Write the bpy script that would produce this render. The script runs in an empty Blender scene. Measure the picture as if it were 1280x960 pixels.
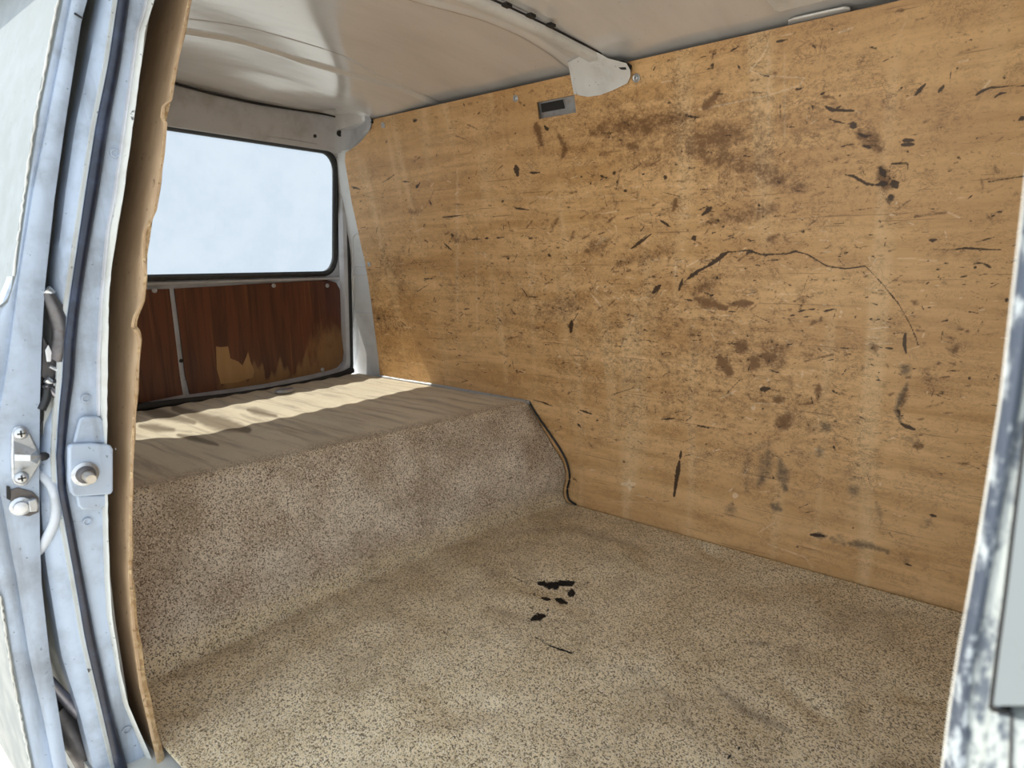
import bpy, math, random
import numpy as np
from mathutils import Matrix, Vector

random.seed(7); rng = np.random.default_rng(7)
SC = bpy.context.scene
COL = SC.collection

# ------------------------------------------------------------------ camera
F = 783.6; CAMH = 0.9464
R = np.array([[0.77822131, -0.11578799, 0.6172234],
              [0.62795533, 0.15382472, -0.76289584],
              [-0.00661004, 0.98129053, 0.19241936]])
CAM = np.array([0.0, 0.0, CAMH])
cd = bpy.data.cameras.new('camera'); cam = bpy.data.objects.new('camera', cd); COL.objects.link(cam)
cd.sensor_fit = 'HORIZONTAL'; cd.sensor_width = 36.0; cd.lens = 36.0 * F / 1280.0
cd.clip_start = 0.02; cd.clip_end = 300
cd.dof.use_dof = True; cd.dof.focus_distance = 2.1; cd.dof.aperture_fstop = 6.5
M4 = Matrix([list(R[i]) + [CAM[i]] for i in range(3)] + [[0, 0, 0, 1]])
cam.matrix_world = M4
SC.camera = cam

# ------------------------------------------------------------------ sky, sun, exposure
w = bpy.data.worlds.new('sky'); SC.world = w; w.use_nodes = True
bg = w.node_tree.nodes['Background']
bg.inputs[0].default_value = (0.80, 0.90, 1.0, 1); bg.inputs[1].default_value = 1.0
sun_d = bpy.data.lights.new('sun', 'SUN'); sun_d.energy = 4.4; sun_d.angle = math.radians(0.6); sun_d.color = (1.0, 0.93, 0.80)
sun = bpy.data.objects.new('sun', sun_d); COL.objects.link(sun)
sun.location = (-4, -2, 9)
sun.rotation_euler = Vector((0.42, 0.21, -1.0)).to_track_quat('-Z', 'Y').to_euler()
vs = SC.view_settings
vs.view_transform = 'Standard'; vs.look = 'None'; vs.gamma = 1.0; vs.use_curve_mapping = False
vs.exposure = 0.95

# ------------------------------------------------------------------ pixel -> place
def ray(px, py):
    return R @ np.array([px - 640.0, 480.0 - py, -F])
def hit(px, py, fn):
    """first place along the line of sight where fn (signed) changes sign"""
    r = ray(px, py); r = r / np.linalg.norm(r)
    a, b = 0.05, 8.0
    fa = fn(CAM + a * r)
    for _ in range(60):
        m = 0.5 * (a + b)
        if (fn(CAM + m * r) > 0) == (fa > 0): a = m
        else: b = m
    return CAM + a * r
def hx(px, py, X):
    r = ray(px, py); return CAM + r * ((X) / r[0])
def hy(px, py, Y):
    r = ray(px, py); return CAM + r * (Y / r[1])
def hz(px, py, Z):
    r = ray(px, py); return CAM + r * ((Z - CAMH) / r[2])
def project(P):
    c = (P - CAM) @ R
    return 640 + F * c[:, 0] / -c[:, 2], 480 - F * c[:, 1] / -c[:, 2]

# body side section: how far the wall leans in at height z
SZ = [-0.6, 0.27, 0.38, 0.50, 0.75, 0.95, 1.16, 1.41, 1.62]
SV = [0.0, 0.0, 0.003, 0.012, 0.042, 0.070, 0.116, 0.178, 0.228]
def lean(z): return np.interp(z, SZ, SV)
YF = 1.98
def yfar(z): return YF - lean(z)
def xtail(z): return np.interp(z, [-1, 0.86, 0.94, 1.62], [-2.66, -2.66, -2.650, -2.44])
def zceil(y): return 1.588 - 0.055 * ((np.clip(y, 0.4, 2.0) - 1.18) / 0.605) ** 2
fn_far = lambda p: p[1] - yfar(p[2])
fn_tail = lambda p: p[0] - xtail(p[2])
fn_ceil = lambda p: p[2] - zceil(p[1])

# ------------------------------------------------------------------ scene helpers
def mesh_obj(name, verts, faces, mat=None, parent=None, smooth=False):
    me = bpy.data.meshes.new(name)
    me.from_pydata([tuple(map(float, v)) for v in verts], [], [tuple(f) for f in faces])
    me.update()
    o = bpy.data.objects.new(name, me); COL.objects.link(o)
    if mat: me.materials.append(mat)
    if smooth:
        me.polygons.foreach_set('use_smooth', [True] * len(me.polygons))
    if parent: o.parent = parent
    fix_normals(me)
    return o
def fix_normals(me):
    import bmesh
    if len(me.polygons) > 60000: return
    bm = bmesh.new(); bm.from_mesh(me); bmesh.ops.recalc_face_normals(bm, faces=bm.faces); bm.to_mesh(me); bm.free()
def bevel(o, wd=0.002, seg=2):
    m = o.modifiers.new('bevel', 'BEVEL'); m.width = wd; m.segments = seg; m.limit_method = 'ANGLE'; m.angle_limit = 0.6
    return o
def autosmooth(o, deg=35):
    me = o.data
    me.polygons.foreach_set('use_smooth', [True] * len(me.polygons))
    try: me.set_sharp_from_angle(angle=math.radians(deg))
    except Exception: pass
    return o
def empty(name, loc=(0, 0, 0)):
    o = bpy.data.objects.new(name, None); COL.objects.link(o); o.location = loc; o.empty_display_size = 0.05
    return o
def tag(o, label, cat=None, kind=None, group=None):
    o['label'] = label
    if cat: o['category'] = cat
    if kind: o['kind'] = kind
    if group: o['group'] = group
    return o
def adopt(o, p):
    o.parent = p; o.matrix_parent_inverse = Matrix.Translation(-Vector(p.location)); return o
def slab(name, G, off, mat, parent=None, smooth=True, deg=35):
    """closed sheet: grid of points G[n][m] plus a copy moved by off"""
    G = np.asarray(G, float); n, m = G.shape[:2]
    A = G.reshape(-1, 3); off = np.asarray(off, float)
    B = A + (off.reshape(-1, 3) if off.ndim > 1 else off)
    V = np.vstack([A, B]); k = n * m; Fc = []
    for i in range(n - 1):
        for j in range(m - 1):
            a = i * m + j
            Fc.append((a, a + 1, a + m + 1, a + m)); Fc.append((k + a, k + a + m, k + a + m + 1, k + a + 1))
    def side(ids):
        for a, b in zip(ids[:-1], ids[1:]): Fc.append((a, k + a, k + b, b))
    side([j for j in range(m)]); side([(n - 1) * m + j for j in range(m)][::-1])
    side([i * m for i in range(n)][::-1]); side([i * m + m - 1 for i in range(n)])
    o = mesh_obj(name, V, Fc, mat, parent)
    return autosmooth(o, deg) if smooth else o
def prism(name, poly, off, mat, parent=None, bev=0):
    n = len(poly); P = [np.asarray(p, float) for p in poly]; off = np.asarray(off, float)
    V = P + [p + off for p in P]
    Fc = [tuple(range(n))[::-1], tuple(range(n, 2 * n))] + [(i, (i + 1) % n, n + (i + 1) % n, n + i) for i in range(n)]
    o = mesh_obj(name, V, Fc, mat, parent)
    if bev: bevel(o, bev)
    return o
def box(name, lo, hi, mat, parent=None, bev=0):
    x0, y0, z0 = lo; x1, y1, z1 = hi
    return prism(name, [(x0, y0, z0), (x1, y0, z0), (x1, y1, z0), (x0, y1, z0)], (0, 0, z1 - z0), mat, parent, bev)
def smooth_path(pts, n=60):
    pts = np.asarray(pts, float)
    Q = np.vstack([2 * pts[0] - pts[1], pts, 2 * pts[-1] - pts[-2]]); out = []
    segs = len(pts) - 1; per = max(2, n // segs)
    for i in range(segs):
        p0, p1, p2, p3 = Q[i:i + 4]
        for t in np.linspace(0, 1, per, endpoint=False):
            out.append(0.5 * ((2 * p1) + (-p0 + p2) * t + (2 * p0 - 5 * p1 + 4 * p2 - p3) * t * t + (-p0 + 3 * p1 - 3 * p2 + p3) * t ** 3))
    out.append(pts[-1]); return np.array(out)
def tube(name, path, r, mat, parent=None, seg=10, closed=False, flat=1.0, up=(0, 0, 1)):
    P = np.asarray(path, float); n = len(P); V = []; Fc = []
    rr = np.full(n, r) if np.isscalar(r) else np.asarray(r)
    for i in range(n):
        a = P[(i - 1) % n] if (closed or i > 0) else P[i]; b = P[(i + 1) % n] if (closed or i < n - 1) else P[i]
        t = (b - a) / (np.linalg.norm(b - a) + 1e-12)
        u = np.cross(t, up); 
        if np.linalg.norm(u) < 0.15: u = np.cross(t, (1, 0, 0))
        u /= np.linalg.norm(u); v = np.cross(u, t)
        for k in range(seg):
            an = 2 * math.pi * k / seg
            V.append(P[i] + rr[i] * (math.cos(an) * u + flat * math.sin(an) * v))
    for i in range(n if closed else n - 1):
        j = (i + 1) % n
        for k in range(seg):
            l = (k + 1) % seg; Fc.append((i * seg + k, i * seg + l, j * seg + l, j * seg + k))
    if not closed:
        Fc.append(tuple(range(seg))[::-1]); Fc.append(tuple(range((n - 1) * seg, n * seg)))
    return autosmooth(mesh_obj(name, V, Fc, mat, parent), 50)
def lathe(name, prof, loc, axis, mat, parent=None, seg=20):
    """prof: list of (radius, height along axis)"""
    ax = np.asarray(axis, float); ax /= np.linalg.norm(ax)
    u = np.cross(ax, (0, 0, 1)); 
    if np.linalg.norm(u) < 0.1: u = np.cross(ax, (1, 0, 0))
    u /= np.linalg.norm(u); v = np.cross(ax, u); V = []; Fc = []; m = len(prof)
    for r_, h_ in prof:
        for k in range(seg):
            a = 2 * math.pi * k / seg; V.append(np.asarray(loc) + ax * h_ + r_ * (math.cos(a) * u + math.sin(a) * v))
    for i in range(m - 1):
        for k in range(seg):
            l = (k + 1) % seg; Fc.append((i * seg + k, i * seg + l, (i + 1) * seg + l, (i + 1) * seg + k))
    Fc.append(tuple(range(seg))[::-1]); Fc.append(tuple(range((m - 1) * seg, m * seg)))
    return autosmooth(mesh_obj(name, V, Fc, mat, parent), 40)
def ip(tab, y):
    """pixel table [(x,y)...] -> x at image row y, extended straight beyond its ends"""
    xs = [p[0] for p in tab]; ys = [p[1] for p in tab]
    if y < ys[0]: return xs[0] + (xs[1] - xs[0]) / (ys[1] - ys[0]) * (y - ys[0])
    if y > ys[-1]: return xs[-1] + (xs[-1] - xs[-2]) / (ys[-1] - ys[-2]) * (y - ys[-1])
    return float(np.interp(y, ys, xs))

# ------------------------------------------------------------------ materials
class NT:
    def __init__(s, name):
        s.m = bpy.data.materials.new(name); s.m.use_nodes = True
        s.t = s.m.node_tree; s.b = s.t.nodes['Principled BSDF']; s.out = s.t.nodes['Material Output']
        s.tc = s.t.nodes.new('ShaderNodeNewGeometry').outputs['Position']
    def n(s, typ, **kw):
        nd = s.t.nodes.new(typ)
        for k, v in kw.items(): setattr(nd, k, v)
        return nd
    def ln(s, a, b): s.t.links.new(a, b)
    def put(s, sock, v):
        if hasattr(v, 'node'): s.ln(v, sock)
        else: sock.default_value = v
    def noise(s, scale, detail=4, rough=0.55, vec=None, stretch=None, dist=0.0):
        v = vec or s.tc
        if stretch:
            mp = s.n('ShaderNodeMapping'); mp.inputs['Scale'].default_value = stretch; s.ln(v, mp.inputs[0]); v = mp.outputs[0]
        nd = s.n('ShaderNodeTexNoise'); nd.inputs['Scale'].default_value = scale; nd.inputs['Detail'].default_value = detail
        nd.inputs['Roughness'].default_value = rough; nd.inputs['Distortion'].default_value = dist; s.ln(v, nd.inputs['Vector'])
        return nd.outputs['Fac']
    def voro(s, scale, feature='F1', stretch=None):
        v = s.tc
        if stretch:
            mp = s.n('ShaderNodeMapping'); mp.inputs['Scale'].default_value = stretch; s.ln(v, mp.inputs[0]); v = mp.outputs[0]
        nd = s.n('ShaderNodeTexVoronoi', feature=feature); nd.inputs['Scale'].default_value = scale; s.ln(v, nd.inputs['Vector'])
        return nd.outputs['Distance']
    def ss(s, v, lo, hi, a=0.0, b=1.0):
        nd = s.n('ShaderNodeMapRange', interpolation_type='SMOOTHSTEP'); s.put(nd.inputs[0], v)
        for i, x in enumerate((lo, hi, a, b)): nd.inputs[i + 1].default_value = x
        return nd.outputs[0]
    def math(s, op, a, b=0.0):
        nd = s.n('ShaderNodeMath', operation=op); s.put(nd.inputs[0], a); s.put(nd.inputs[1], b); return nd.outputs[0]
    def mix(s, f, a, b, mode='MIX'):
        nd = s.n('ShaderNodeMix', data_type='RGBA', blend_type=mode); s.put(nd.inputs[0], f)
        c4 = lambda c: c if hasattr(c, 'node') else (c[0], c[1], c[2], 1)
        s.put(nd.inputs[6], c4(a)); s.put(nd.inputs[7], c4(b)); return nd.outputs[2]
    def bump(s, h, strength=0.3, dist=0.002, chain=None):
        nd = s.n('ShaderNodeBump'); nd.inputs['Strength'].default_value = strength; nd.inputs['Distance'].default_value = dist
        s.put(nd.inputs['Height'], h)
        if chain: s.ln(chain, nd.inputs['Normal'])
        return nd.outputs[0]
    def fin(s, col=None, rough=None, normal=None, metal=None, spec=None):
        if col is not None: s.put(s.b.inputs['Base Color'], col if hasattr(col, 'node') else (*col, 1))
        if rough is not None: s.put(s.b.inputs['Roughness'], rough)
        if normal is not None: s.ln(normal, s.b.inputs['Normal'])
        if metal is not None: s.put(s.b.inputs['Metallic'], metal)
        if spec is not None: s.put(s.b.inputs['Specular IOR Level'], spec)
        return s.m

def mat_paint(name, base, dirt, dirt_amt=0.5, rough=0.4, chips=0.0, chipcol=(0.06, 0.05, 0.05), bscale=60, bstr=0.12, streak=None):
    t = NT(name)
    g = t.ss(t.noise(7, 6, 0.65), 0.42, 0.72, 0, dirt_amt)
    c = t.mix(g, base, dirt)
    if streak:
        c = t.mix(t.ss(t.noise(5, 5, 0.6, stretch=streak), 0.5, 0.75, 0, dirt_amt), c, dirt)
    sp = t.ss(t.noise(120, 2, 0.5), 0.70, 0.76, 0, 0.55)
    c = t.mix(sp, c, [x * 0.35 for x in dirt])
    if chips:
        c = t.mix(t.ss(t.noise(38, 5, 0.7), 0.70 - chips, 0.72 - chips), c, chipcol)
    r = t.ss(t.noise(18, 4), 0.3, 0.7, rough - 0.08, rough + 0.12)
    return t.fin(c, r, t.bump(t.noise(bscale, 4, 0.6), bstr, 0.002))

t = NT('ceiling_paint')
c = t.mix(t.ss(t.noise(4, 5, 0.55, stretch=(2.5, 0.5, 1)), 0.4, 0.7, 0, 0.5), (0.72, 0.71, 0.71), (0.58, 0.56, 0.55))
c = t.mix(t.ss(t.noise(110, 2, 0.5), 0.72, 0.76, 0, 0.5), c, (0.25, 0.22, 0.20))
m_ceil = t.fin(c, 0.16, t.bump(t.noise(230, 3, 0.6), 0.12, 0.001, t.bump(t.noise(16, 3, 0.5, stretch=(1.5, 0.5, 1)), 0.10, 0.01)), spec=0.9)
m_ceil.node_tree.nodes['Principled BSDF'].inputs['Coat Weight'].default_value = 0.7; m_ceil.node_tree.nodes['Principled BSDF'].inputs['Coat Roughness'].default_value = 0.10
m_paint = mat_paint('jamb_paint', (0.43, 0.505, 0.62), (0.21, 0.23, 0.26), 0.75, 0.38, bstr=0.12, streak=(1, 4, 0.5), chips=-0.03, chipcol=(0.12, 0.08, 0.06))
m_rearpaint = mat_paint('rear_paint', (0.56, 0.57, 0.61), (0.36, 0.35, 0.34), 0.7, 0.42)
m_pillar = mat_paint('corner_paint', (0.74, 0.76, 0.78), (0.45, 0.45, 0.44), 0.4, 0.4)
m_outer = mat_paint('outer_paint', (0.50, 0.50, 0.47), (0.40, 0.40, 0.37), 0.3, 0.35, bstr=0.04)
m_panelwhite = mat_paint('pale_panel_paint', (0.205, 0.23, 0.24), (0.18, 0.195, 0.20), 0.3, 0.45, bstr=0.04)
m_bracket = mat_paint('bracket_paint', (0.74, 0.74, 0.74), (0.40, 0.38, 0.35), 0.5, 0.38)
m_worn = mat_paint('worn_paint', (0.74, 0.76, 0.75), (0.45, 0.48, 0.52), 0.5, 0.5, chips=0.16, chipcol=(0.10, 0.13, 0.18))
m_edgepaint = mat_paint('flange_edge_paint', (0.60, 0.61, 0.58), (0.34, 0.30, 0.24), 0.5, 0.5, chips=0.05)

def mat_rubber(name, col, rough=0.45, dust=(0.25, 0.28, 0.33), amt=0.4):
    t = NT(name)
    c = t.mix(t.ss(t.noise(14, 5, 0.7), 0.45, 0.75, 0, amt), col, dust)
    return t.fin(c, rough, t.bump(t.noise(80, 3), 0.15, 0.001))
m_rubber = mat_rubber('seal_rubber', (0.010, 0.014, 0.028), 0.34, (0.05, 0.07, 0.13), 0.6)
m_black = mat_rubber('black_rubber', (0.012, 0.013, 0.015), 0.5, (0.06, 0.06, 0.06), 0.4)
m_dark = mat_rubber('dark_cavity', (0.015, 0.014, 0.014), 0.7, (0.03, 0.028, 0.026), 0.4)
t = NT('worn_seal')
c = t.mix(t.ss(t.noise(70, 6, 0.7, stretch=(1.6, 1, 0.8)), 0.50, 0.66), (0.055, 0.07, 0.10), (0.40, 0.44, 0.47))
m_wornseal = t.fin(c, 0.55, t.bump(t.noise(90, 4), 0.3, 0.002))
t = NT('worn_jamb')
c = t.mix(t.ss(t.noise(60, 6, 0.7, stretch=(1.6, 1, 0.7)), 0.46, 0.64), (0.42, 0.45, 0.44), (0.08, 0.10, 0.13))
m_wornjamb = t.fin(c, 0.5, t.bump(t.noise(70, 4), 0.3, 0.002))
def mat_metal(name, col, rough, rust=0.3):
    t = NT(name)
    c = t.mix(t.ss(t.noise(70, 5, 0.7), 0.5, 0.72, 0, rust), col, (0.10, 0.07, 0.05))
    return t.fin(c, t.ss(t.noise(50, 3), 0.3, 0.7, rough, rough + 0.2), t.bump(t.noise(150, 3), 0.2, 0.001), 0.9)
m_steel = mat_metal('zinc_steel', (0.55, 0.57, 0.60), 0.32)
m_bolt = mat_metal('bright_bolt', (0.62, 0.57, 0.50), 0.30, 0.4)
m_latch = mat_metal('greasy_latch', (0.16, 0.15, 0.15), 0.42, 0.5)
m_rod = mat_metal('dark_rod', (0.30, 0.29, 0.32), 0.35, 0.4)
t = NT('hose_plastic'); m_hose = t.fin(t.mix(t.ss(t.noise(25, 4), 0.4, 0.7, 0, 0.5), (0.58, 0.62, 0.68), (0.36, 0.38, 0.40)), 0.45)

# plywood of the far wall: grain along the van, dents and stains kept in the 'marks' attribute
t = NT('plywood')
at = t.n('ShaderNodeAttribute', attribute_name='marks'); sep = t.n('ShaderNodeSeparateColor'); t.ln(at.outputs['Color'], sep.inputs[0])
dark, grime, light = sep.outputs[0], sep.outputs[1], sep.outputs[2]; brown = at.outputs['Alpha']
g1 = t.noise(6, 6, 0.6, stretch=(0.35, 1, 3.0), dist=0.5)
g2 = t.noise(40, 5, 0.65, stretch=(0.10, 1, 1.6))
base = t.mix(t.ss(g1, 0.3, 0.7), (0.59, 0.335, 0.135), (0.82, 0.52, 0.25))
base = t.mix(t.ss(g2, 0.45, 0.75, 0, 0.40), base, (0.46, 0.26, 0.11))
base = t.mix(t.ss(t.noise(1.6, 3, 0.5), 0.42, 0.68, 0, 0.45), base, (0.60, 0.35, 0.15))
bands = t.noise(9, 2, 0.5, stretch=(1.0, 0.0, 0.10))
base = t.mix(t.ss(bands, 0.54, 0.70, 0, 0.40), base, (0.92, 0.67, 0.38))
mott = t.noise(26, 7, 0.75, stretch=(0.7, 1, 1.1))
base = t.mix(t.ss(mott, 0.52, 0.70, 0, 0.35), base, (0.27, 0.14, 0.055))
fine = t.noise(150, 5, 0.7, stretch=(0.45, 1, 1.0))
base = t.mix(t.ss(fine, 0.58, 0.72, 0, 0.6), base, (0.17, 0.085, 0.03))
hair = t.noise(75, 3, 0.5, stretch=(0.055, 1, 1.8))
base = t.mix(t.ss(hair, 0.66, 0.72, 0, 0.5), base, (0.20, 0.10, 0.04))
e = t.noise(130, 4, 0.7)
ee = t.math('MULTIPLY', t.math('SUBTRACT', e, 0.5), 0.9)
lt = t.ss(t.math('ADD', light, ee), 0.25, 0.8, 0, 0.6); base = t.mix(lt, base, (0.92, 0.74, 0.50))
e2 = t.math('MULTIPLY', t.math('SUBTRACT', t.noise(48, 6, 0.75, stretch=(0.75, 1, 1.0)), 0.5), 1.7)
bw = t.ss(t.math('ADD', t.math('ADD', brown, ee), e2), 0.30, 1.0, 0, 0.85); base = t.mix(bw, base, (0.15, 0.065, 0.02))
gr = t.ss(t.math('ADD', t.math('ADD', grime, ee), t.math('MULTIPLY', e2, 0.6)), 0.15, 1.0, 0, 0.8); base = t.mix(gr, base, (0.075, 0.06, 0.045))
w1 = t.noise(34, 7, 0.72, dist=2.0, stretch=(0.6, 1, 1.0)); w2 = t.noise(52, 6, 0.7, dist=2.5, stretch=(0.9, 1, 0.6))
h1 = t.ss(t.math('ABSOLUTE', t.math('SUBTRACT', w1, 0.5)), 0.006, 0.022, 1, 0); h2 = t.ss(t.math('ABSOLUTE', t.math('SUBTRACT', w2, 0.52)), 0.005, 0.018, 1, 0)
hm = t.ss(t.noise(11, 5, 0.7), 0.42, 0.60); hm2 = t.ss(t.noise(15, 5, 0.7), 0.46, 0.62)
base = t.mix(t.math('MULTIPLY', t.math('MULTIPLY', h1, hm), t.ss(brown, 0.08, 0.40, 0.35, 0.8)), base, (0.12, 0.055, 0.02))
base = t.mix(t.math('MULTIPLY', t.math('MULTIPLY', h2, hm2), t.ss(brown, 0.08, 0.40, 0.25, 0.6)), base, (0.14, 0.065, 0.025))
dk = t.ss(t.math('ADD', dark, t.math('MULTIPLY', t.math('ADD', ee, t.math('MULTIPLY', e2, 0.5)), 0.9)), 0.34, 0.66, 0, 0.93); base = t.mix(dk, base, (0.030, 0.013, 0.006))
hgt = t.math('SUBTRACT', t.math('MULTIPLY', g2, 0.5), t.math('MULTIPLY', dk, 0.8))
m_ply = t.fin(base, t.ss(g1, 0.2, 0.8, 0.38, 0.55), t.bump(hgt, 0.35, 0.0015), spec=0.4)

t = NT('plywood_edge'); m_plyedge = t.fin(t.mix(t.noise(30, 4, stretch=(1, 8, 1)), (0.42, 0.27, 0.13), (0.25, 0.14, 0.06)), 0.7)
# brown stained veneer of the tailgate boards, peeled lower down
t = NT('stained_veneer')
at = t.n('ShaderNodeAttribute', attribute_name='peel'); pe = at.outputs['Fac']
gv = t.noise(30, 5, 0.6, stretch=(1, 1.2, 0.08), dist=0.4)
c = t.mix(t.ss(gv, 0.3, 0.7), (0.060, 0.018, 0.010), (0.135, 0.042, 0.018))
c = t.mix(t.ss(t.noise(60, 3, 0.5, stretch=(1, 1.0, 0.03)), 0.62, 0.72, 0, 0.5), c, (0.22, 0.085, 0.030))
ev = t.math('MULTIPLY', t.math('SUBTRACT', t.noise(28, 5, 0.7, stretch=(1, 1.5, 0.5)), 0.5), 0.8)
c = t.mix(t.ss(t.math('ADD', pe, ev), 0.30, 0.75, 0, 0.9), c, t.mix(t.noise(50, 4, 0.6, stretch=(1, 1, 0.1)), (0.30, 0.17, 0.07), (0.20, 0.10, 0.04)))
c = t.mix(t.ss(t.noise(9, 6, 0.7), 0.60, 0.75, 0, 0.7), c, (0.04, 0.02, 0.012))
m_veneer = t.fin(c, 0.42, t.bump(gv, 0.2, 0.001))
t = NT('bare_wood'); c = t.mix(t.noise(50, 5, 0.6, stretch=(1, 1, 0.1)), (0.44, 0.27, 0.12), (0.30, 0.17, 0.07))
m_bare = t.fin(c, 0.7)
# hardboard lining of the near wall
t = NT('hardboard')
c = t.mix(t.ss(t.noise(9, 6, 0.65, stretch=(1, 1, 0.35)), 0.35, 0.7), (0.42, 0.28, 0.165), (0.60, 0.43, 0.27))
c = t.mix(t.ss(t.noise(60, 4), 0.66, 0.72, 0, 0.7), c, (0.09, 0.05, 0.03))
m_hard = t.fin(c, 0.6, t.bump(t.noise(110, 4), 0.2, 0.001))
t = NT('torn_fibre')
c = t.mix(t.ss(t.noise(60, 5, 0.7), 0.35, 0.7), (0.40, 0.25, 0.12), (0.68, 0.51, 0.30))
m_torn = t.fin(c, 0.9, t.bump(t.noise(120, 5, 0.7), 0.8, 0.004))

# woven carpet
t = NT('carpet')
at = t.n('ShaderNodeAttribute', attribute_name='carpet_tone'); sep = t.n('ShaderNodeSeparateColor'); t.ln(at.outputs['Color'], sep.inputs[0])
tar, soil_shade, fade = sep.outputs[0], sep.outputs[1], sep.outputs[2]; deckm = at.outputs['Alpha']
mp = t.n('ShaderNodeMapping'); mp.inputs['Rotation'].default_value = (0.15, 0.2, 0.35); t.ln(t.tc, mp.inputs[0])
def vor(sc):
    nd = t.n('ShaderNodeTexVoronoi'); nd.inputs['Scale'].default_value = sc; t.ln(mp.outputs[0], nd.inputs['Vector']); return nd
v1 = vor(360); sv = t.n('ShaderNodeSeparateColor'); t.ln(v1.outputs['Color'], sv.inputs[0]); rnd = sv.outputs[0]
big = t.noise(7.0, 5, 0.6); med = t.noise(14, 5, 0.65)
c = t.mix(t.ss(big, 0.36, 0.66), (0.56, 0.44, 0.325), (0.94, 0.82, 0.66))
c = t.mix(t.ss(med, 0.45, 0.72, 0, 0.6), c, (0.42, 0.30, 0.19))
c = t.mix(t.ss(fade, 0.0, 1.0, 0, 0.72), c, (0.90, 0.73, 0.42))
spk = t.ss(rnd, 0.06, 0.46); spk2 = t.math('MULTIPLY', t.math('SUBTRACT', 1.0, spk), t.math('SUBTRACT', 0.88, t.math('MULTIPLY', deckm, 0.62)))
c = t.mix(spk2, c, (0.13, 0.09, 0.06))
c = t.mix(t.ss(rnd, 0.66, 0.95, 0, 0.7), c, (0.93, 0.83, 0.68))
c = t.mix(t.ss(t.noise(5.5, 5, 0.62, dist=0.8), 0.48, 0.68, 0, 0.32), c, (0.34, 0.25, 0.16))
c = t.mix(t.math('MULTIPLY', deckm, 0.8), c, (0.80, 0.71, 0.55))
dst = t.math('MULTIPLY', t.ss(t.noise(3.0, 5, 0.65, stretch=(0.8, 9.0, 1), dist=0.4), 0.46, 0.70, 0, 0.7), deckm)
c = t.mix(dst, c, (0.42, 0.35, 0.28))
so = t.math('ADD', soil_shade, t.math('MULTIPLY', t.math('SUBTRACT', med, 0.5), 0.8))
c = t.mix(t.ss(so, 0.1, 1.0, 0, 0.75), c, (0.16, 0.115, 0.08))
tn = t.math('ADD', tar, t.math('MULTIPLY', t.math('SUBTRACT', t.noise(75, 6, 0.8), 0.5), 2.0))
tm = t.ss(tn, 0.40, 0.50); c = t.mix(tm, c, (0.006, 0.006, 0.008))
ro = t.ss(tm, 0, 1, 0.95, 0.35)
hb = t.math('ADD', t.math('MULTIPLY', v1.outputs['Distance'], -1.2), t.math('MULTIPLY', med, 0.8))
m_carpet = t.fin(c, ro, t.bump(hb, 0.55, 0.004), spec=0.15)

t = NT('concrete'); c = t.mix(t.noise(2.0, 6), (0.52, 0.50, 0.46), (0.60, 0.58, 0.54)); m_ground = t.fin(c, 0.9, t.bump(t.noise(60, 4), 0.3, 0.01))
# thin tinted, dusty pane
t = NT('tinted_glass')
tr = t.n('ShaderNodeBsdfTransparent'); gl = t.n('ShaderNodeBsdfGlossy'); df = t.n('ShaderNodeBsdfTranslucent')
t.put(tr.inputs[0], t.mix(t.ss(t.noise(5, 5, 0.6), 0.3, 0.75), (0.42, 0.44, 0.45), (0.375, 0.40, 0.42)))
gl.inputs['Roughness'].default_value = 0.02; df.inputs[0].default_value = (0.85, 0.9, 0.95, 1)
mx = t.n('ShaderNodeMixShader'); mx.inputs[0].default_value = 0.04; t.ln(tr.outputs[0], mx.inputs[1]); t.ln(df.outputs[0], mx.inputs[2])
fr = t.n('ShaderNodeFresnel'); fr.inputs[0].default_value = 1.35
m2 = t.n('ShaderNodeMixShader'); t.ln(fr.outputs[0], m2.inputs[0]); t.ln(mx.outputs[0], m2.inputs[1]); t.ln(gl.outputs[0], m2.inputs[2])
t.ln(m2.outputs[0], t.out.inputs['Surface']); m_glass = t.m

# ================================================================== setting
g = mesh_obj('ground', [(-30, -30, -0.5), (30, -30, -0.5), (30, 30, -0.5), (-30, 30, -0.5)], [(0, 1, 2, 3)], m_ground)
tag(g, 'sunlit pale concrete yard around the van', kind='structure')
XF = 0.85     # bulkhead
fl = box('floor', (-2.68, 0.30, -0.10), (XF, 2.03, -0.022), m_outer); tag(fl, 'painted steel van floor under the carpet', kind='structure')
deck = box('engine_deck', (-2.68, 0.42, -0.0215), (-1.76, 1.985, 0.345), m_outer, fl)

def yflange(z): return np.interp(z, [-0.1, 0.1, 0.26, 0.37, 0.48, 0.62, 0.78, 0.93, 1.07, 1.23, 1.41, 1.62], [0.37, 0.367, 0.365, 0.367, 0.377, 0.39, 0.41, 0.434, 0.472, 0.509, 0.556, 0.62])
zs = np.linspace(-0.12, 1.60, 60)
# far side of the body: steel behind the plywood
wf = empty('wall_far', (-1, 2.05, 0)); tag(wf, 'white steel far side of the van body', kind='structure')
G = [[(x, yfar(z) + 0.055, z) for z in zs] for x in np.linspace(-2.50, XF, 12)]
adopt(slab('side_skin', G, (0, 0.03, 0), m_outer), wf)
# rear corner post, seen between plywood and tailgate
G = []
for u in np.linspace(0, 1, 14):
    row = []
    for z in np.linspace(-0.12, 1.435, 50):
        xa = xtail(z) - 0.03; xb = -2.28
        row.append((xa + (xb - xa) * u, yfar(z) + 0.022, z))
    G.append(row)
adopt(slab('corner_post', G, (0, 0.05, 0), m_pillar), wf)
def farpt(px, py, d=0.0):
    return hit(px, py, lambda p: p[1] - (yfar(p[2]) + d))
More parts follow.
